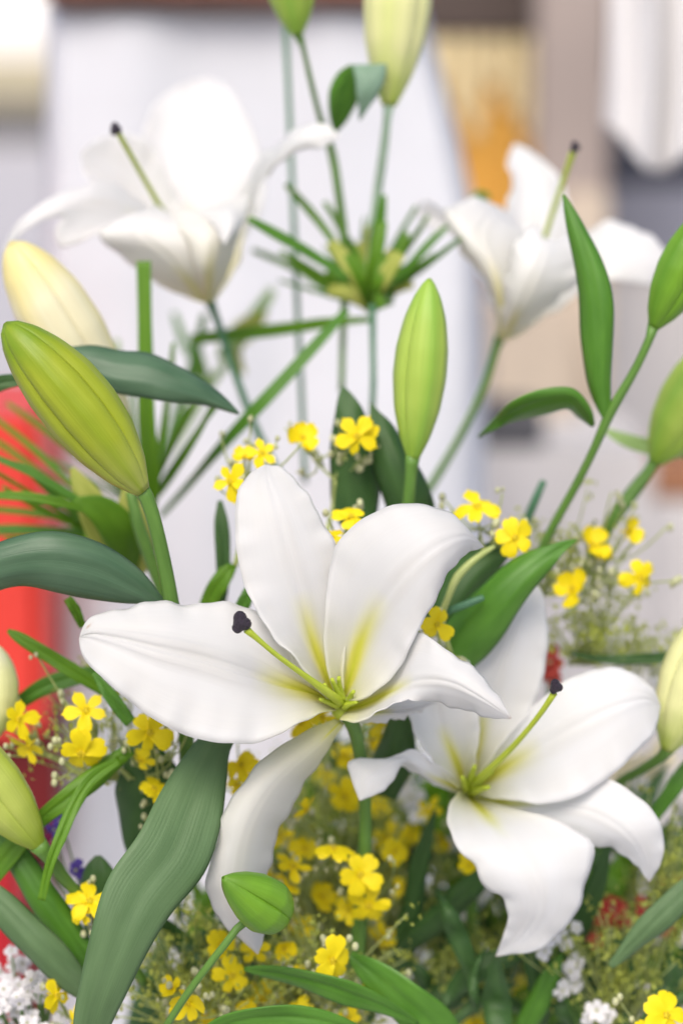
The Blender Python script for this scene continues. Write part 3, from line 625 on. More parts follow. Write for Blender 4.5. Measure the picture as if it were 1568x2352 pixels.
bud(t, (656,2112,1.6), (512,2016,-1.0), 124, 'bud_leafgreen', 2.45, seam=.22, prof=[(0,.12),(.06,.52),(.16,.84),(.34,1.02),(.55,.92),(.75,.66),(.9,.36),(1,.03)])
stem(t, [(640,2105,1.8),(600,2112,1.9),(556,2122,1.5),(520,2165,1.4),(470,2228,1.6),(425,2290,2.2),(330,2440,4)], [14,13,10,9,9,9,9], 'stem', 'pedicel')

# ================================================================== LOOSE LEAVES
def lily_leaf(label, mid, mat, seed, **kw):
    t = thing('lily_leaf', label, 'leaf', W(mid[0][:3]), 'lily leaves'); leaf(t, mid, mat, 'blade', seed=seed, **kw); return t
lily_leaf('broad dark leaf leaving the left edge under the large bud', [(420,1440,4,4),(365,1388,2.8,14,.2,.2),(300,1345,2,46,.4,.5),(220,1308,1.4,64,.5,.9),(130,1290,1,66,.5,1),(40,1295,1,56,.5,1),(-60,1325,1.2,50,.4,.8),(-180,1380,2,6)], 'leaf_sheen', 11, groove=.0014, wave=.0016)
lily_leaf('dark arched leaf behind the large bud, crossing a green strap stem', [(120,830,7.4,26),(200,838,7,46,.4,.6),(270,856,6.8,48,.4,.9),(340,862,6.8,50,.3,1),(420,888,7,40,.2,.9),(490,918,7.6,20,.2,.6),(548,950,8.2,2)], 'leaf_sheen', 12)
lily_leaf('small blue-green leaf tip at the left edge', [(-60,910,7,20),(0,880,7,18),(40,872,7.2,14),(70,860,7.6,3)], 'leaf_dark', 13)
lily_leaf('long broad grey-green leaf sweeping down to the bottom left', [(560,1640,4.5,20),(500,1700,3.6,36,.3,.3),(468,1765,2.8,56,.1,.3),(434,1860,1.6,78,-.1,.4),(394,1960,.6,88,-.2,.5),(320,2060,-.2,84,-.1,.5),(275,2160,-.6,70,.0,.6),(238,2260,-.4,56,.1,.5),(210,2350,.2,42,.1,.4),(190,2470,1.2,20)], 'leaf_blue', 14, groove=.0010, wave=.0008)
lily_leaf('dark green leaf rising to a tip between the two lower lilies', [(1010,1560,8,14),(1050,1500,7.4,50,.6,.6),(1100,1430,6.8,60,.6,.8),(1155,1368,6.4,52,.5,.8),(1220,1305,6.4,36,.4,.6),(1280,1262,6.8,16),(1324,1240,7.2,2)], 'leaf_mid', 15)
lily_leaf('dark leaf just right of the big lily, overhung by a pale sprig', [(985,1560,9,20),(1000,1480,8.6,40,.5,.5),(1035,1390,8.4,52,.6,.6),(1085,1310,8.6,44,.5,.6),(1150,1262,9,26),(1215,1230,9.6,3)], 'leaf_dark', 16)
lily_leaf('dark leaf upright behind the yellow florets above the large lily', [(830,1230,10,30),(815,1150,9.8,54,.5,.5),(812,1070,9.6,56,.5,.5),(806,980,9.6,40,.4,.4),(795,920,9.8,22),(786,886,10,2)], 'leaf_dark', 17)
lily_leaf('dark leaf curving beside the lime green bud', [(960,1230,9.6,20),(935,1150,9,50,.4,.7),(905,1070,8.8,50,.4,.7),(880,1000,9,32,.3,.5),(860,950,9.4,12),(852,925,9.6,2)], 'leaf_dark', 18)
lily_leaf('short dark leaf right of the lime green bud foot', [(985,1220,10,16),(975,1150,9.8,20),(962,1110,9.8,14),(950,1075,9.9,2)], 'leaf_dark', 19)
lily_leaf('pale green leaf arching to the right edge', [(1385,985,15,4),(1430,1008,14.6,14),(1500,1028,14,18),(1568,1035,13.6,18),(1680,1040,13,10)], 'leaf_pale', 20)
lily_leaf('dark leaf point under the throat of the large lily', [(880,1830,11,30),(905,1740,9.6,46,.3,.5),(920,1670,9,34,.3,.4),(935,1600,8.8,14),(945,1560,8.8,3)], 'leaf_dark', 21)
lily_leaf('narrow grey leaf standing left of the large lily top petal', [(505,1420,10,4),(512,1340,9.6,14),(512,1270,9.4,17),(508,1200,9.4,16),(505,1150,9.6,5)], 'leaf_dark', 22)
lily_leaf('dark leaf in shade left of the broad grey-green leaf', [(300,1960,9,10),(330,1890,8.4,62,.4,.4),(345,1810,8,78,.5,.5),(330,1740,8,50),(300,1680,8.4,6)], 'leaf_dark', 23)
lily_leaf('rounded dark leaf above the lone yellow floret at lower left', [(215,2110,8,6),(222,2060,7.6,36,.3,.3),(228,2010,7.4,40,.3,.3),(225,1965,7.6,6)], 'leaf_dark', 24)
lily_leaf('green strap leaf slanting across the lower left corner', [(-40,1880,6,20),(30,1960,5.6,30,.3,.3),(90,2050,5.4,34,.4,.4),(150,2130,5.6,36,.4,.4),(190,2190,6,26),(260,2290,8,10)], 'leaf_mid', 25)
lily_leaf('grey-green strap leaf lowest in the lower left corner, above the white blossoms', [(-60,2020,5,20),(10,2085,4.6,36,.3,.3),(80,2160,4.4,42,.4,.4),(150,2230,4.8,36,.3,.3),(220,2300,6,16)], 'leaf_blue', 26)
lily_leaf('bright thin leaf bending down above the lone yellow floret', [(275,1745,5,10),(210,1790,4.4,15),(170,1850,4,15),(140,1920,3.6,14),(115,1985,3.4,11),(95,2068,3.4,9)], 'leaf_bright', 27)
lily_leaf('bright green leaf crossing the lower left strap leaves', [(300,1720,6,14),(230,1775,5.4,24,.2,.2),(160,1830,5,24),(90,1885,5,18),(20,1960,5.2,26),(-40,2040,5.4,20)], 'leaf_bright', 28)
lily_leaf('mid green leaf lying level along the bottom, left of centre', [(560,2225,5,4),(630,2235,4.4,17,.3,-.2),(720,2255,4,24,.4,-.3),(810,2285,4,26,.4,-.3),(900,2320,5,16),(960,2350,6,4)], 'leaf_mid', 29)
lily_leaf('green leaf blade along the bottom edge', [(440,2390,3,8),(530,2350,2.4,24,.2,-.2),(640,2335,2.2,26,.2,-.3),(760,2350,2.6,24),(860,2390,4,8)], 'leaf_mid', 30)
lily_leaf('dark green leaf running to the bottom right of centre', [(800,2190,7,6),(860,2240,6.4,34,.3,-.3),(930,2300,6,48,.4,-.3),(1000,2360,6.4,50),(1070,2440,8,20)], 'leaf_mid', 31)
lily_leaf('dark leaf diving behind the lower right lily petal', [(900,2200,13,10),(960,2150,12,24,.3,.2),(1030,2085,11,30,.4,.3),(1090,2030,10,26),(1130,1990,9.6,10)], 'leaf_dark', 32)
lily_leaf('long dark upright leaf between bottom yellow florets and the right lily', [(910,2300,14,18),(925,2200,13,24),(945,2080,12.4,26,.3,.3),(970,1960,12,20),(1000,1860,12,4)], 'leaf_dark', 33)
lily_leaf('dark blade seen through the gap right of the low petal', [(1250,2330,13,14),(1290,2220,12,24,.2,.2),(1340,2100,11,26,.3,.3),(1380,2000,10.6,18),(1400,1930,10.6,3)], 'leaf_dark', 34)
lily_leaf('teal leaf crossing the red blossoms at lower right', [(1400,2220,8,6),(1460,2160,7.6,24,.3,.2),(1530,2090,7.4,32,.3,.2),(1620,2010,7.8,24)], 'leaf_blue', 35)
lily_leaf('green leaf at right under the cream bud', [(1480,1910,11,8),(1520,1850,10.6,16),(1560,1790,10.4,20),(1640,1690,11,8)], 'leaf_mid', 36)
lily_leaf('green stub leaf left of the lower right mossy sprig', [(1180,2420,11,16),(1230,2310,10.4,26,.2,.2),(1265,2240,10.2,20),(1290,2190,10.4,3)], 'leaf_mid', 37)
lily_leaf('thin horizontal green leaf right, below the mossy tuft', [(1310,1500,12,4),(1400,1515,11.6,10),(1490,1512,11.6,13),(1600,1506,12,12)], 'leaf_dark', 38)
lily_leaf('short bright leaf stub behind the big lily top petal foot', [(470,1400,9,16),(500,1345,8.8,22),(525,1310,8.8,16),(540,1300,9,5)], 'leaf_bright', 39)
lily_leaf('bright stub beside the foot of the large lily top petal', [(540,1420,7,10),(560,1385,6.8,16),(575,1350,6.8,10),(582,1338,6.9,2)], 'leaf_mid', 40)
lily_leaf('pale green stalk at left, above the big left petal', [(190,1440,6,8),(172,1400,5.6,12),(155,1374,5.6,10)], 'leaf_bright', 41)
lily_leaf('long bright green blade behind the tip of the large left petal', [(260,1600,7,10),(190,1555,6.6,16),(110,1505,6.4,16),(40,1462,6.4,12),(18,1448,6.5,4)], 'leaf_bright', 42)
lily_leaf('soft green leaf curving at left above the yellow florets', [(250,1540,9,10),(170,1555,8.8,20),(100,1578,8.8,20),(30,1625,9,14),(-30,1680,9.4,10)], 'leaf_mid', 43)
lily_leaf('green leaf tip hanging left of the small plump bud', [(300,1660,5,14),(270,1620,4.8,16),(240,1580,4.8,13),(215,1545,5,4)], 'leaf_mid', 44)

# ================================================================== SEDGES AND STRAP STEMS
def cut_stem(label, pts, r, mat='stem', cat='stem', name='cut_stem'):
    t = thing(name, label, cat, W(pts[-1]), 'bare stems'); stem(t, pts, r, mat, 'stalk'); return t
def strap(label, mid, mat, seed):
    t = thing('strap_leaf', label, 'leaf', W(mid[-1][:3]), 'strap leaves'); leaf(t, mid, mat, 'blade', seed=seed, groove=.0005, wave=.0003, th=.002); return t
strap('thick upright green strap rising to the upper left lily', [(330,600,12,16),(332,700,12,16),(334,820,12,17),(338,980,12,19),(346,1080,12.2,20),(350,1150,12.6,12),(352,1180,13,4)], 'leaf_bright', 51)
strap('long green strap slanting from the sedge hub down to the left', [(796,712,15,8),(740,775,14.4,13),(660,862,14,14),(580,948,14,14),(505,1030,15,11),(440,1105,17,8),(370,1185,19,5)], 'leaf_mid', 52)
strap('level green strap crossing behind the thin upright stems', [(440,780,20,12),(500,772,19.6,14),(580,764,19,15),(680,752,18,13),(760,740,17,11),(850,734,17,6)], 'leaf_bright', 53)
cut_stem('thin straight blue-green stem rising to the top edge, left of the leafy one', [(652,-40,21),(656,80,21),(664,250,21),(672,450,21),(682,700,21),(692,900,21),(700,1110,21)], 6.5, 'stem_blue')
cut_stem('thin dark stem below the sedge hub', [(855,700,16),(856,800,16),(857,880,16),(852,980,16.4)], [9,7,7,7], 'stem_blue')
cut_stem('short blurred stem tip standing right of the yellow florets', [(1248,1105,12),(1228,1150,12),(1208,1200,12.4),(1190,1260,13)], [8,10,10,9], 'stem_blue')
cut_stem('thick dark stem behind the large bud stalk', [(300,1130,9),(320,1210,9),(352,1300,9.4),(390,1390,10),(430,1480,11)], [12,15,16,17,17], 'stem')

def sedge(label, hub, rays, bracts, seed, mat='leaf_bright', group='umbrella sedges'):
    t = thing('umbrella_sedge', label, 'sedge', W(hub), group)
    for i, (pts, w) in enumerate(rays):
        m = [(p[0], p[1], p[2], w * (1.0 if 0 < k < len(pts) - 1 else .6)) for k, p in enumerate(pts)]
        leaf(t, m, mat if i % 3 else 'leaf_mid', 'ray', seed=seed + i, ns=24, nt=7, groove=.0004, wave=.0002, th=.0015)
    for i, (pts, w) in enumerate(bracts):
        leaf(t, [(p[0], p[1], p[2], ww) for p, ww in zip(pts, w)], 'leaf_bright' if i % 2 else 'moss', 'bract', seed=seed + 50 + i, ns=22, nt=9, groove=.0006, wave=.0006)
    return t
sedge('yellow-green sedge hub with cut rays, behind the upper middle', (850,720,17),
      [([(800,640,15.5),(700,575,15),(620,530,14.6),(570,502,14.4)],12), ([(798,600,17),(740,520,17),(690,460,17.2),(656,424,17.4)],9),
       ([(810,600,18),(780,520,18.4),(745,465,18.8)],9), ([(868,580,17),(872,510,16.6),(880,448,16.4)],13), ([(850,590,19),(856,520,19.6),(868,455,20)],11),
       ([(900,620,17),(918,575,17),(935,535,17)],11), ([(880,680,17),(940,610,16.6),(990,555,16.4),(1026,520,16.4)],9),
       ([(790,670,20),(690,620,21),(580,575,22)],9), ([(800,690,19),(730,650,20),(660,600,21)],8), ([(1080,460,22),(1100,448,22),(1124,452,22)],10)],
      [([(850,716,17),(810,677,16.7),(753,666,17.2)],(6,16,12)), ([(850,716,17),(829,692,18.2),(799,684,18.1)],(6,14,10)),
       ([(850,716,17),(824,675,18.2),(784,651,18.8)],(6,15,11)), ([(850,716,17),(809,659,18.4),(747,627,19.1)],(6,16,11)),
       ([(850,716,17),(830,678,18.0),(799,652,17.9)],(6,16,11)), ([(850,716,17),(821,664,17.0),(775,628,18.0)],(6,17,12)),
       ([(850,716,17),(815,629,16.7),(759,556,16.9)],(6,18,13)), ([(850,716,17),(830,646,15.7),(796,585,15.5)],(6,13,9)),
       ([(850,716,17),(836,654,17.5),(814,598,17.8)],(6,14,10)), ([(850,716,17),(829,628,17.4),(795,548,18.4)],(6,16,11)),
       ([(850,716,17),(839,634,18.3),(821,558,18.9)],(6,19,13)), ([(850,716,17),(839,637,18.7),(821,563,19.1)],(6,18,13)),
       ([(850,716,17),(850,616,18.2),(849,520,18.1)],(6,16,11)), ([(850,716,17),(848,630,18.8),(845,549,19.6)],(6,13,9)),
       ([(850,716,17),(855,655,16.4),(863,599,17.4)],(6,17,12)), ([(850,716,17),(860,611,15.6),(878,510,15.5)],(6,17,12)),
       ([(850,716,17),(870,642,17.1),(903,576,17.1)],(6,19,13)), ([(850,716,17),(865,650,15.5),(890,590,15.6)],(6,13,10)),
       ([(850,716,17),(877,643,15.5),(920,582,15.5)],(6,18,13)), ([(850,716,17),(878,659,16.7),(922,615,17.0)],(6,15,11)),
       ([(850,716,17),(875,666,17.3),(915,630,18.4)],(6,16,12)), ([(850,716,17),(886,653,17.8),(943,609,17.8)],(6,14,10)),
       ([(850,716,17),(877,678,17.3),(918,659,17.4)],(6,12,9)), ([(850,716,17),(871,687,17.5),(903,672,17.0)],(6,16,12)),
       ([(850,716,17),(890,671,17.7),(948,652,18.4)],(6,14,10)), ([(850,716,17),(871,693,15.6),(901,688,16.7)],(6,17,12))], 60)
sedge('green sedge tuft with rays fanning over the red cabinet, left', (300,1330,12),
      [([(240,1190,10),(150,1130,9.6),(60,1080,9.4),(-40,1040,9.4)],9), ([(230,1180,9.6),(140,1155,9),(50,1140,8.8),(-40,1138,8.8)],11),
       ([(240,1200,12),(130,1185,12.6),(20,1172,13),(-60,1165,13)],7), ([(240,1215,13),(120,1220,14),(10,1222,14.6),(-60,1224,15)],8),
       ([(220,1170,13),(120,1070,14),(40,1000,15),(-40,940,16)],7), ([(220,1170,13.6),(110,1100,15),(10,1025,16),(-60,985,17)],7)],
      [([(300,1330,12),(250,1240,10.6),(205,1150,10),(165,1075,10)],(10,40,34,6)), ([(300,1320,12),(280,1230,10),(230,1170,9.4),(170,1150,9.2)],(10,44,34,8)),
       ([(310,1330,12.4),(320,1250,11),(300,1180,10.6),(290,1120,10.6)],(12,40,36,8)), ([(290,1340,13),(240,1280,12),(230,1220,12),(250,1160,12)],(10,40,36,10))], 80)
sedge('faint sedge blurred far behind the crossing straps', (480,900,28),
      [([(470,720,26),(440,850,26),(400,980,26),(355,1100,26)],12), ([(530,820,28),(470,900,28),(410,1000,28),(365,1070,28)],12),
       ([(625,665,30),(590,720,29),(545,775,28),(500,820,27)],16), ([(400,720,30),(430,800,29),(470,860,28)],10), ([(268,780,24),(272,900,24),(290,1000,24)],10)],
      [([(560,860,28),(530,800,28),(560,760,28),(610,720,28.5)],(6,26,28,8)), ([(480,900,28),(455,830,28),(450,780,28)],(8,16,4))], 100, 'leaf_pale')

sedge('loose fan of thin green blades behind the large green bud', (330,1180,16),
      [([(317,1171,16.2),(240,1122,17.2),(158,1077,18.2),(98,1048,18.9)],5.0),
       ([(313,1163,16.0),(211,1071,16.2),(100,984,16.3),(16,926,16.4)],7.5),
       ([(320,1167,16.0),(264,1096,15.8),(208,1020,15.7),(170,964,15.6)],7.9),
       ([(323,1168,16.0),(283,1100,16.0),(236,1034,16.0),(200,988,16.1)],8.7),
       ([(324,1159,16.1),(289,1037,16.8),(250,913,17.5),(221,825,18.0)],5.4),
       ([(327,1159,16.0),(313,1043,15.7),(304,922,15.5),(300,836,15.4)],5.4),
       ([(330,1167,16.1),(330,1090,17.0),(327,1012,17.9),(323,956,18.5)],5.8),
       ([(336,1157,15.9),(367,1025,15.6),(389,887,15.3),(398,787,15.0)],7.0),
       ([(336,1164,15.8),(370,1075,14.8),(412,986,13.7),(446,925,12.9)],7.4),
       ([(339,1163,15.9),(397,1071,15.0),(462,979,14.2),(512,917,13.6)],5.0),
       ([(342,1165,15.8),(403,1080,14.7),(459,986,13.5),(495,917,12.7)],7.0)],
      [], 140)
sedge('thin spiky blades fanning around the sedge hub, upper middle', (840,705,19),
      [([(828,701,19.1),(760,679,19.4),(690,658,19.8),(640,644,20.1)],4.3),
       ([(831,700,19.2),(778,673,20.5),(725,644,21.7),(687,622,22.7)],4.2),
       ([(829,696,18.9),(764,650,18.3),(695,606,17.6),(643,577,17.1)],7.0),
       ([(834,697,19.2),(801,651,20.4),(768,603,21.7),(746,567,22.6)],4.7),
       ([(835,697,19.1),(809,651,19.6),(781,604,20.0),(760,571,20.4)],5.8),
       ([(837,696,19.2),(821,643,20.2),(802,589,21.2),(788,551,21.9)],5.8),
       ([(838,693,19.0),(832,623,19.2),(832,550,19.4),(836,499,19.6)],4.1),
       ([(841,693,18.9),(848,627,18.1),(854,559,17.3),(858,510,16.7)],5.3),
       ([(842,696,18.8),(856,642,17.7),(871,587,16.6),(883,548,15.8)],6.4),
       ([(846,691,19.0),(882,610,19.0),(924,530,19.0),(956,473,19.0)],6.1),
       ([(849,693,18.9),(898,622,18.1),(948,549,17.4),(983,496,16.8)],6.9),
       ([(849,697,18.9),(902,653,18.6),(959,611,18.2),(1001,583,18.0)],6.0),
       ([(854,696,18.8),(929,645,17.6),(1004,589,16.3),(1057,548,15.4)],6.9)],
      [], 160)
sedge('thin grass blades in front of the red cabinet, left', (230,1230,13),
      [([(212,1238,13.0),(110,1278,13.3),(2,1311,13.5),(-77,1329,13.6)],4.0),
       ([(217,1234,13.0),(143,1255,13.3),(67,1278,13.5),(13,1295,13.7)],7.9),
       ([(217,1231,12.9),(143,1233,12.1),(66,1236,11.4),(12,1237,10.8)],4.3),
       ([(213,1227,13.0),(115,1216,12.9),(13,1212,12.8),(-60,1213,12.7)],6.8),
       ([(216,1224,12.9),(138,1190,12.2),(61,1150,11.5),(7,1118,11.0)],6.9),
       ([(214,1220,12.9),(123,1164,12.0),(29,1107,11.2),(-38,1066,10.6)],4.2),
       ([(220,1221,12.9),(162,1172,12.0),(105,1120,11.1),(64,1082,10.5)],7.1),
       ([(222,1221,13.0),(174,1172,12.9),(122,1124,12.8),(83,1092,12.7)],6.2)],
      [], 180)

# ================================================================== YELLOW FLORETS
def floret_petal_mesh(wk=1.0, nk=-.07, ck=1.0):
    V, F, uv = [], [], []; ns, nt = 9, 7
    for i in range(ns):
        s = i / (ns - 1); w = np.interp(s, [0, .25, .6, .85, 1], [.12, .25 * wk, .41 * wk, .40 * wk, .17 * wk])
        for j in range(nt):
            t = -1 + 2 * j / (nt - 1)
            notch = nk * math.exp(-(t / .3) ** 2) * max(0, (s - .7) / .3)
            V.append((0.06 + s * .96 + notch, w * t, 0.10 * s - 0.20 * ck * s * s * (1 + .4 * t * t) + 0.10 * t * t * (1 - s) + 0.03 * math.sin(9 * t + 4 * s))); uv.append((t * .5 + .5, s))
    me = bpy.data.meshes.new('petal'); me.from_pydata(V, [], grid_faces(ns, nt)); me.update()
    me.polygons.foreach_set('use_smooth', [True] * len(me.polygons)); me.materials.append(MATS['floret']); return me
def center_mesh():
    b = Bag(); V, F = blob((0, 0, .03), .15, 10, 6, (1, 1, .8)); b.add(V, F)
    for k in range(5):
        V, F = blob((.13 * math.cos(k * 1.257), .13 * math.sin(k * 1.257), .14), .05, 6, 4); b.add(V, F)
    V, F, u = tube_data([(0, 0, 0), (0, 0, -.3), (0, 0, -.6)], [.09, .07, .05], 8, 5); b.add(V, F)
    me = bpy.data.meshes.new('floret'); me.from_pydata(b.V, [], b.F); me.update()
    me.polygons.foreach_set('use_smooth', [True] * len(me.polygons)); me.materials.append(MATS['floret_center']); return me
PM = [floret_petal_mesh(), floret_petal_mesh(.86, .10, 2.0), floret_petal_mesh(1.12, -.04, -1.2), floret_petal_mesh(.78, .16, .4)]; CM = center_mesh()
fr = random.Random(21)
def add_floret(parent, p, size, tilt=None, az=None, npet=5, mesh=None, cmesh=None):
    r = size * .5 * px(p[2]); pos = W(p)
    n = Vector(-cF)
    tl = R(tilt if tilt is not None else fr.uniform(5, 48)); a = az if az is not None else fr.uniform(0, 6.28)
    n = (n * math.cos(tl) + (cR * math.cos(a) + cU * math.sin(a)) * math.sin(tl)).normalized()
    q = n.to_track_quat('Z', 'Y') @ Matrix.Rotation(fr.uniform(0, 6.28), 3, 'Z').to_quaternion()
    o = bpy.data.objects.new('floret', cmesh or CM); COL.objects.link(o); o.parent = parent
    o.location = pos - parent.location; o.rotation_mode = 'QUATERNION'; o.rotation_quaternion = q; o.scale = (r, r, r)
    var = fr.choice(PM)
    for k in range(npet):
        c = bpy.data.objects.new('petal', mesh or var); COL.objects.link(c); c.parent = o
        c.rotation_euler = (fr.uniform(-.22, .22), fr.uniform(-.45, .25), k * 2 * math.pi / npet + fr.uniform(-.13, .13)); s = fr.uniform(.78, 1.08); c.scale = (s, s * fr.uniform(.92, 1.12), s)
    return o
def yellow_sprig(label, fl, root, nb=5, smat='stem_pale', spread=60, r=4.5):
    t = thing('yellow_flower_sprig', label, 'flower sprig', W(root), 'yellow flower sprigs')
    st = Bag(); bd = Bag()
    cx = sum(f[0] for f in fl) / len(fl); cy = sum(f[1] for f in fl) / len(fl); cz = sum(f[2] for f in fl) / len(fl)
    j = (cx * .62 + root[0] * .38, cy * .62 + root[1] * .38 + 12, cz * .6 + root[2] * .4 + .8)
    V, F, u = tube_data(WP([j, ((j[0] + root[0]) / 2 + 6, (j[1] + root[1]) / 2, (j[2] + root[2]) / 2 + .3), root]), [r * px(cz), r * 1.2 * px(cz), r * 1.5 * px(cz)], 7, 10); st.add(V, F, u)
    for f in fl:
        p = f[:3]; add_floret(t, p, f[3] if len(f) > 3 else 82, *(f[4:6] if len(f) > 4 else ()))
        V, F, u = tube_data(WP([(p[0], p[1], p[2] + .5), ((p[0] + j[0]) / 2 + fr.uniform(-8, 8), (p[1] + j[1]) / 2 + 6, (p[2] + j[2]) / 2 + .8), j]), [3 * px(cz), 3 * px(cz), 3.6 * px(cz)], 6, 8); st.add(V, F, u)
        for _ in range(nb):
            e = (p[0] + fr.gauss(0, spread * .75), p[1] + fr.gauss(0, spread * .75), p[2] + fr.uniform(.2, 2.2)); k = px(e[2])
            V, F, u = tube_data(WP([e, ((e[0] + j[0]) / 2 + fr.uniform(-8, 8), (e[1] + j[1]) / 2, (e[2] + j[2]) / 2 + .5), ((j[0] + p[0]) / 2, (j[1] + p[1]) / 2, (j[2] + p[2]) / 2 + .6)]), [2.2 * k, 2.4 * k, 2.6 * k], 5, 6); st.add(V, F, u)
            for m in range(fr.randint(1, 3)):
                c = W((e[0] + fr.uniform(-13, 13), e[1] + fr.uniform(-13, 13), e[2] + fr.uniform(-.3, .3)))
                V, F = blob(c, fr.uniform(4.5, 9) * k, 7, 5, (1, 1, 1.25)); bd.add(V, F)
    st.build('stem', smat, t); o = bd.build('buds', 'bud_tiny', t); o['kind'] = 'stuff'
    return t
YS = yellow_sprig
YS('yellow florets touching the left side of the large lily top petal', [(530,1105,6,92,25,3),(600,1042,7,80,20,1),(562,1050,8,60)], (540,1300,9))
YS('pair of blurred yellow florets high above the large lily, beside dark leaves', [(694,1005,9,82,20,1),(818,1002,8,100,15,0),(838,985,8.6,60)], (745,1240,10), 6)
YS('yellow florets in the notch between the two upper petals', [(806,1188,5.5,84,45,1.5),(764,1236,5,70,40,2)], (770,1330,7), 3)
YS('two yellow florets just right of the upper right petal tip', [(1096,1166,8,104,42,1.6),(1182,1234,7,98,10,0)], (1060,1330,9), 6)
YS('four scattered yellow florets at right against the pale step', [(1358,1252,11,88,40,1),(1442,1220,11,76,55,0),(1316,1352,10,90,40,2.5),(1470,1328,10,92,20,0),(1388,1272,11.5,50)], (1290,1420,13), 8)
YS('single yellow floret tucked behind the right petals of the large lily', [(1002,1432,4.6,92,30,5.5)], (1010,1540,8), 3)
YS('yellow florets at the far left edge beside the cream bud tip', [(42,1652,6,96,45,0),(66,1715,6.4,84,50,4)], (200,1790,9), 5)
YS('stacked yellow florets left, below the large left petal', [(197,1632,5,100,18,1),(187,1728,5,118,26,4.6)], (300,1790,8), 7)
YS('yellow floret cluster hanging off the lower edge of the left petal', [(342,1682,5,108,30,0),(325,1745,6.4,64,50,4),(352,1812,7,80,55,1)], (400,1900,9), 7)
YS('lone yellow and white floret at lower left on pale cloth', [(205,2072,5,104,45,1.2),(186,2098,5.2,60)], (300,2200,9), 3)
YS('yellow floret at the bottom left by the small white blossoms', [(128,2285,5,96,52,0),(176,2345,5.4,70)], (240,2450,8), 3)
YS('yellow florets peeping under the throat of the large lily', [(738,1648,8,80,40,1),(872,1650,10,90,50,0),(690,1660,9,70)], (780,1800,13), 3)
YS('yellow florets between the broad leaf and the hanging petal', [(552,1755,8,78,30,0),(545,1800,9,60,40,4)], (560,1930,12), 3)
YS('yellow florets around the stem of the large lily', [(790,1735,12,76,35,1),(792,1828,12,88,30,4),(852,1700,12,70,50,0)], (800,1960,15), 5)
YS('side-on yellow floret right of the hanging petal', [(702,1858,8,76,62,5.6)], (740,1980,12), 5)
YS('yellow florets in the shade right of the hanging petal, midway', [(765,1950,8,100,62,1.4),(672,1992,9,92,58,1.2),(648,2045,9,100,50,1),(645,1920,13,70)], (720,2160,14), 5)
YS('bright pair of yellow florets low in the middle', [(826,2008,8,104,14,0),(848,2078,8.6,104,26,4.5),(890,1925,15,84),(800,2090,10,70)], (850,2250,14), 5)
YS('yellow florets below the small plump bud, lower centre left', [(505,2168,7,84,30,0),(532,2240,7,92,30,0),(585,2180,8,70),(600,2290,9,90)], (520,2400,12), 8)
YS('yellow floret near the bottom edge left of the grass blade', [(432,2302,4,92,35,4),(395,2270,5,60)], (420,2420,9), 8)
YS('yellow floret with pale buds at the bottom centre', [(762,2205,4.6,108,22,0),(652,2178,8,72),(850,2290,7,80,50,1),(690,2235,8,50)], (740,2400,11), 9)
YS('out of focus yellow florets at the bottom right of centre', [(1160,2265,17,110),(1118,2235,18,70),(1085,2350,14,90),(1200,2290,18,70)], (1140,2450,20), 4)
YS('bright yellow floret in the bottom right corner', [(1528,2332,4.4,112,20,1),(1480,2372,5,80)], (1500,2480,9), 2)
YS('yellow florets hidden behind the curled left petal of the right lily', [(1078,1988,11,60),(985,1862,14,70),(940,1920,15,66),(1010,1930,16,60)], (1000,2150,17), 3)
YS('deep yellow florets in the shade below the throat', [(745,1780,16,66),(870,1850,17,70),(715,1930,17,66),(905,2010,18,66),(790,2130,16,70),(700,2100,15,66)], (790,2300,20), 5)

# ================================================================== SMALL BLOSSOM CLUSTERS, MOSSY SPRIGS
def small_petal(mat):
    me = PM[0].copy(); me.materials.clear(); me.materials.append(MATS[mat]); return me
def small_center(mat):
    me = CM.copy(); me.materials.clear(); me.materials.append(MATS[mat]); return me
MESH = {m: small_petal(m) for m in ('white_blossom', 'cream_glint', 'red_blossom', 'violet_blossom', 'magenta_blossom')}
CYEL = small_center('bud_tiny')
def blossom_cluster(name, label, pts, root, mat, cat='blossoms', smat='stem', group=None):
    t = thing(name, label, cat, W(root), group); st = Bag()
    for p in pts:
        add_floret(t, p[:3], p[3], mesh=MESH[mat], cmesh=CYEL); k = px(p[2])
        V, F, u = tube_data(WP([(p[0], p[1], p[2] + .3), ((p[0] + root[0]) / 2 + fr.uniform(-20, 20), (p[1] + root[1]) / 2, (p[2] + root[2]) / 2), root]), [2.4 * k, 2.6 * k, 3 * k], 5, 7); st.add(V, F, u)
    st.build('stem', smat, t); return t
def scat(u, v, z, du, dv, dz, n, s0, s1):
    return [(u + fr.gauss(0, du), v + fr.gauss(0, dv), z + fr.uniform(-dz, dz), fr.uniform(s0, s1)) for _ in range(n)]
WG = 'small white blossom clusters'
blossom_cluster('white_blossom_cluster', 'dense tiny white blossoms in the bottom left corner', scat(60,2290,8,48,40,2,46,34,52), (100,2480,12), 'white_blossom', group=WG)
blossom_cluster('white_blossom_cluster', 'tiny white blossoms below the low petal of the right lily', [(1268,2155,9,52),(1250,2185,9.4,44),(1300,2165,10,40),(1325,2130,10,34),(1285,2140,10,36)], (1290,2320,13), 'white_blossom', group=WG)
blossom_cluster('white_blossom_cluster', 'white blossoms at lower right among the moss', [(1310,2230,10,60),(1325,2210,10.4,50),(1290,2275,10,56),(1320,2260,10.6,50),(1370,2320,9,60),(1392,2335,9.4,50),(1352,2338,9,46)], (1340,2460,13), 'white_blossom', group=WG)
blossom_cluster('white_blossom_cluster', 'white blossoms peeping at the bottom edge, centre', [(905,2330,10,76),(950,2338,10,70),(925,2360,10,66),(880,2352,10,60)], (920,2480,13), 'white_blossom', group=WG)
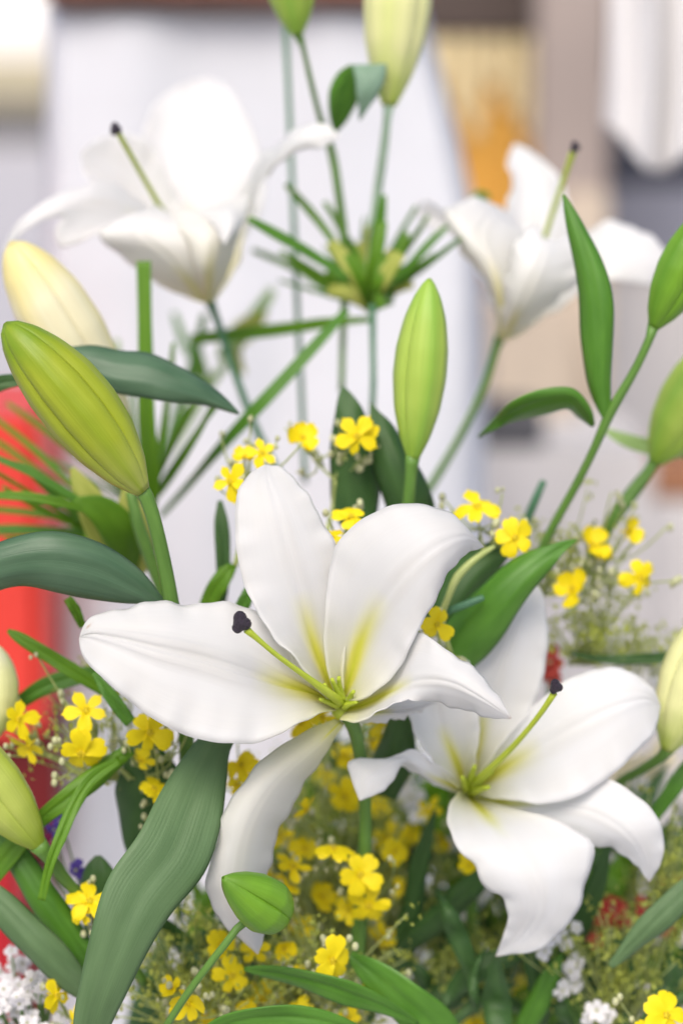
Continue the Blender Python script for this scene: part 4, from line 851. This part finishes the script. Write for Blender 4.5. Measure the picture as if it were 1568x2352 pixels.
blossom_cluster('white_blossom_cluster', 'white blossoms behind the left edge of the low petal', [(1085,2062,15,70),(1060,2085,15,60),(1110,2045,14,60),(1045,1935,17,60),(1062,2140,16,40),(1015,2110,17,44)], (1060,2300,19), 'white_blossom', group=WG)
blossom_cluster('white_blossom_cluster', 'white blossoms beyond the right petal tip of the lower right lily', [(1470,1545,14,60),(1495,1525,14,50),(1452,1530,15,50),(1420,1520,15,44),(1500,1575,14,46)], (1440,1700,17), 'white_blossom', group=WG)
blossom_cluster('white_blossom_cluster', 'pale blossoms in shade under the curled petal', [(945,1830,15,70),(962,1868,15,66),(930,1800,15,50),(455,2170,16,60),(480,2200,16,66)], (960,2050,19), 'white_blossom', group=WG)
blossom_cluster('red_blossom_cluster', 'blurred red blossoms at the lower right edge', [(1405,2085,15,72),(1420,2105,15,66),(1385,2110,15,56),(1480,2085,15,60),(1500,2095,16,50),(1372,2160,15,50),(1540,2030,15,60),(1555,2045,16,50),(1455,2115,15,44),(1530,2130,15,46),(1395,2060,16,50)], (1430,2300,18), 'red_blossom', 'blossoms', group='red blossoms')
blossom_cluster('red_blossom_cluster', 'red blossom peeping beside the upright petal of the right lily', [(1262,1520,14,70),(1258,1545,14,60),(1266,1495,14.4,44),(1270,1560,14.4,50)], (1280,1680,16), 'red_blossom', 'blossoms', group='red blossoms')
blossom_cluster('violet_blossom_cluster', 'small violet blossoms at lower left before the cloth', [(140,1885,9,56),(125,1905,9,44),(175,1998,9,52),(195,2010,9.4,44)], (200,2100,12), 'violet_blossom')
blossom_cluster('magenta_blossom_cluster', 'small magenta blossom below the violet ones, lower left', [(100,1930,9,52),(115,1945,9.2,40)], (170,2080,12), 'magenta_blossom')

def moss_sprig(label, c, su, sv, n, root, seed, lsize=(10, 22), mats=('moss',)):
    rr = random.Random(seed); t = thing('mossy_sprig', label, 'sprig', W(root), 'mossy filler sprigs'); st = Bag(); lf = Bag()
    for i in range(n):
        e = (c[0] + rr.gauss(0, su), c[1] + rr.gauss(0, sv), c[2] + rr.uniform(-1.6, 1.6)); k = px(e[2])
        b = (c[0] * .5 + root[0] * .5 + rr.gauss(0, su * .3), c[1] * .5 + root[1] * .5, (c[2] + root[2]) / 2)
        V, F, u = tube_data(WP([e, ((e[0] + b[0]) / 2 + rr.uniform(-14, 14), (e[1] + b[1]) / 2, (e[2] + b[2]) / 2), b]), [1.6 * k, 2 * k, 2.4 * k], 5, 6); st.add(V, F, u)
        for m in range(rr.randint(7, 12)):
            q = W((e[0] + rr.gauss(0, 18), e[1] + rr.gauss(0, 18), e[2] + rr.uniform(-.6, .6))); l = rr.uniform(*lsize) * k; w = l * rr.uniform(.22, .4)
            d = Vector((rr.gauss(0, 1), rr.gauss(0, 1), rr.gauss(.4, 1))).normalized(); s_ = d.orthogonal().normalized(); s_ = Matrix.Rotation(rr.uniform(0, 6.28), 3, d) @ s_; nn = d.cross(s_)
            V = [q - d * l * .5, q + s_ * w + nn * w * .4, q - s_ * w + nn * w * .4, q + d * l * .15 + nn * w * .2, q + d * l * .5]
            lf.add(V, [(0, 1, 3), (0, 3, 2), (3, 1, 4), (3, 4, 2)])
    st.build('stem', 'stem_pale', t); o = lf.build('foliage', mats[0], t); o['kind'] = 'stuff'; return t
moss_sprig('olive mossy tuft at right, above the lower right lily', (1375,1435,13), 62, 40, 60, (1300,1620,15), 1)
moss_sprig('thin mossy haze behind the right yellow florets', (1270,1260,13), 55, 50, 30, (1230,1480,15), 2)
moss_sprig('olive tuft along the right edge under the thin leaf', (1500,1490,14), 60, 18, 26, (1440,1660,16), 3)
moss_sprig('large mossy mass filling the lower right corner', (1430,2220,11), 90, 75, 120, (1400,2500,14), 4)
moss_sprig('mossy mass behind the red blossoms at right', (1470,2060,17), 80, 60, 90, (1450,2400,19), 5)
moss_sprig('mossy filler under the low petal of the right lily', (1190,2180,18), 70, 60, 80, (1150,2480,20), 6)
moss_sprig('pale green sprigs at the bottom left of centre', (470,2290,8), 90, 40, 60, (480,2480,11), 7)
moss_sprig('pale sprigs around the bottom centre florets', (680,2190,9), 110, 50, 60, (700,2450,12), 8)
moss_sprig('green filler behind the left yellow florets', (230,1690,9), 110, 60, 50, (330,1900,12), 9)
moss_sprig('filler foliage beneath the throat of the large lily', (760,1880,17), 120, 120, 110, (800,2350,20), 10)
moss_sprig('mossy filler at the far lower right edge', (1540,1990,12), 30, 60, 40, (1500,2200,15), 11)
moss_sprig('pale yellow-green sprigs around the low middle florets', (760,2060,14.5), 120, 90, 90, (800,2400,17), 12)
moss_sprig('pale green tuft at the bottom between the leaves', (600,2310,9), 150, 30, 60, (640,2480,12), 13)
moss_sprig('olive tuft right of the bottom centre leaves', (1060,2240,13), 70, 60, 60, (1080,2470,16), 14)
blossom_cluster('cream_glint_cluster', 'cream florets standing in for blurred highlights at the right edge between the cream bud and lily', scat(1490,1765,22,36,16,2,16,40,60), (1480,1950,24), 'cream_glint')  # added florets whose cream colour imitates out-of-focus glints of light
moss_sprig('light sprigs among the florets under the large lily stem', (700,1960,14), 80, 110, 80, (760,2350,14), 15)
moss_sprig('light tuft between the plump bud and the right lily', (900,2120,14.5), 90, 80, 80, (900,2420,15), 16)
moss_sprig('light tuft behind the lowest florets, left of centre', (420,2200,10), 60, 70, 50, (450,2420,13), 17)
YS('extra yellow florets low in the shade left of the bright pair', [(700,1950,12,70),(740,2060,12,74,40,1),(690,2130,11,70,50,2),(610,2000,12,60)], (720,2300,15), 4)
YS('yellow florets low right of the bright pair, in soft focus', [(905,1955,12,72,40,0),(930,2040,13,70),(880,2150,12,76,30,4),(960,2120,14,60)], (920,2320,16), 4)
YS('small yellow florets along the bottom, centre', [(560,2330,8,66,40,1),(690,2320,8,70,30,2),(800,2340,8,64),(470,2350,8,70,50,0)], (640,2480,12), 5)
# bare pale twigs right of the large lily
t = thing('pale_twig', 'pale yellow twig curling in front of the dark leaf right of the large lily', 'twig', W((1035,1500,7)))
stem(t, [(1135,1255,6.4),(1090,1285,6.2),(1050,1325,6),(1030,1370,6),(1015,1420,6.4),(1035,1500,7)], [5,8,10,8,8,6], 'stem_pale', 'stalk')
stem(t, [(1110,1372,6.2),(1070,1388,6.2),(1035,1402,6.4),(1020,1412,6.6)], [7,9,8,5], 'stem_blue', 'side_shoot')

# deep foliage in the shade inside the bouquet
rr = random.Random(5); bag = Bag(); bag2 = Bag()
def fill_leaf(bg_, u, v, z, l, w, ang, curl):
    pts = []
    for i in range(8):
        s = i / 7; a = ang + curl * s
        u2 = u + l * s * math.cos(a); v2 = v - l * s * math.sin(a)
        ww = w * math.sin(math.pi * min(1, .08 + s * .92)) ** .8
        pts.append((u2, v2, z + rr.uniform(-.15, .15) + s * rr.uniform(-2, 1), max(ww, 1), .4, .4))
    Lq, Mq, Rq = ribbon_pts(pts); A, B, C = WP(Lq), WP(Mq), WP(Rq); V, uv = [], []
    for i in range(8):
        V += [A[i], B[i], C[i]]; uv += [(0, i / 7), (.5, i / 7), (1, i / 7)]
    bg_.add(V, grid_faces(8, 3), uv)
for i in range(230):
    u = rr.uniform(380, 1568); top = np.interp(u, [380, 600, 760, 1000, 1250, 1568], [2120, 1960, 1780, 1830, 1950, 1880])
    v = top + abs(rr.gauss(0, 1)) * 260 + 40
    fill_leaf(bag if rr.random() < .4 else bag2, u, v, rr.uniform(15, 27), rr.uniform(120, 330), rr.uniform(9, 34), rr.gauss(1.57, .65), rr.gauss(0, .4))
for i in range(60):
    fill_leaf(bag, rr.uniform(250, 1600), rr.uniform(2250, 2480), rr.uniform(9, 24), rr.uniform(140, 320), rr.uniform(12, 34), rr.gauss(1.57, .7), rr.gauss(0, .4))
o = bag.build('deep_foliage', 'leaf_dark'); tag(o, 'dark tangle of leaves in the shade inside the bouquet', 'foliage', None, 'stuff')
o = bag2.build('inner_foliage', 'leaf_bright'); tag(o, 'lighter green tangle of leaves and stems inside the bouquet', 'foliage', None, 'stuff')

for o in ORG:
    if '_org' in o: del o['_org']
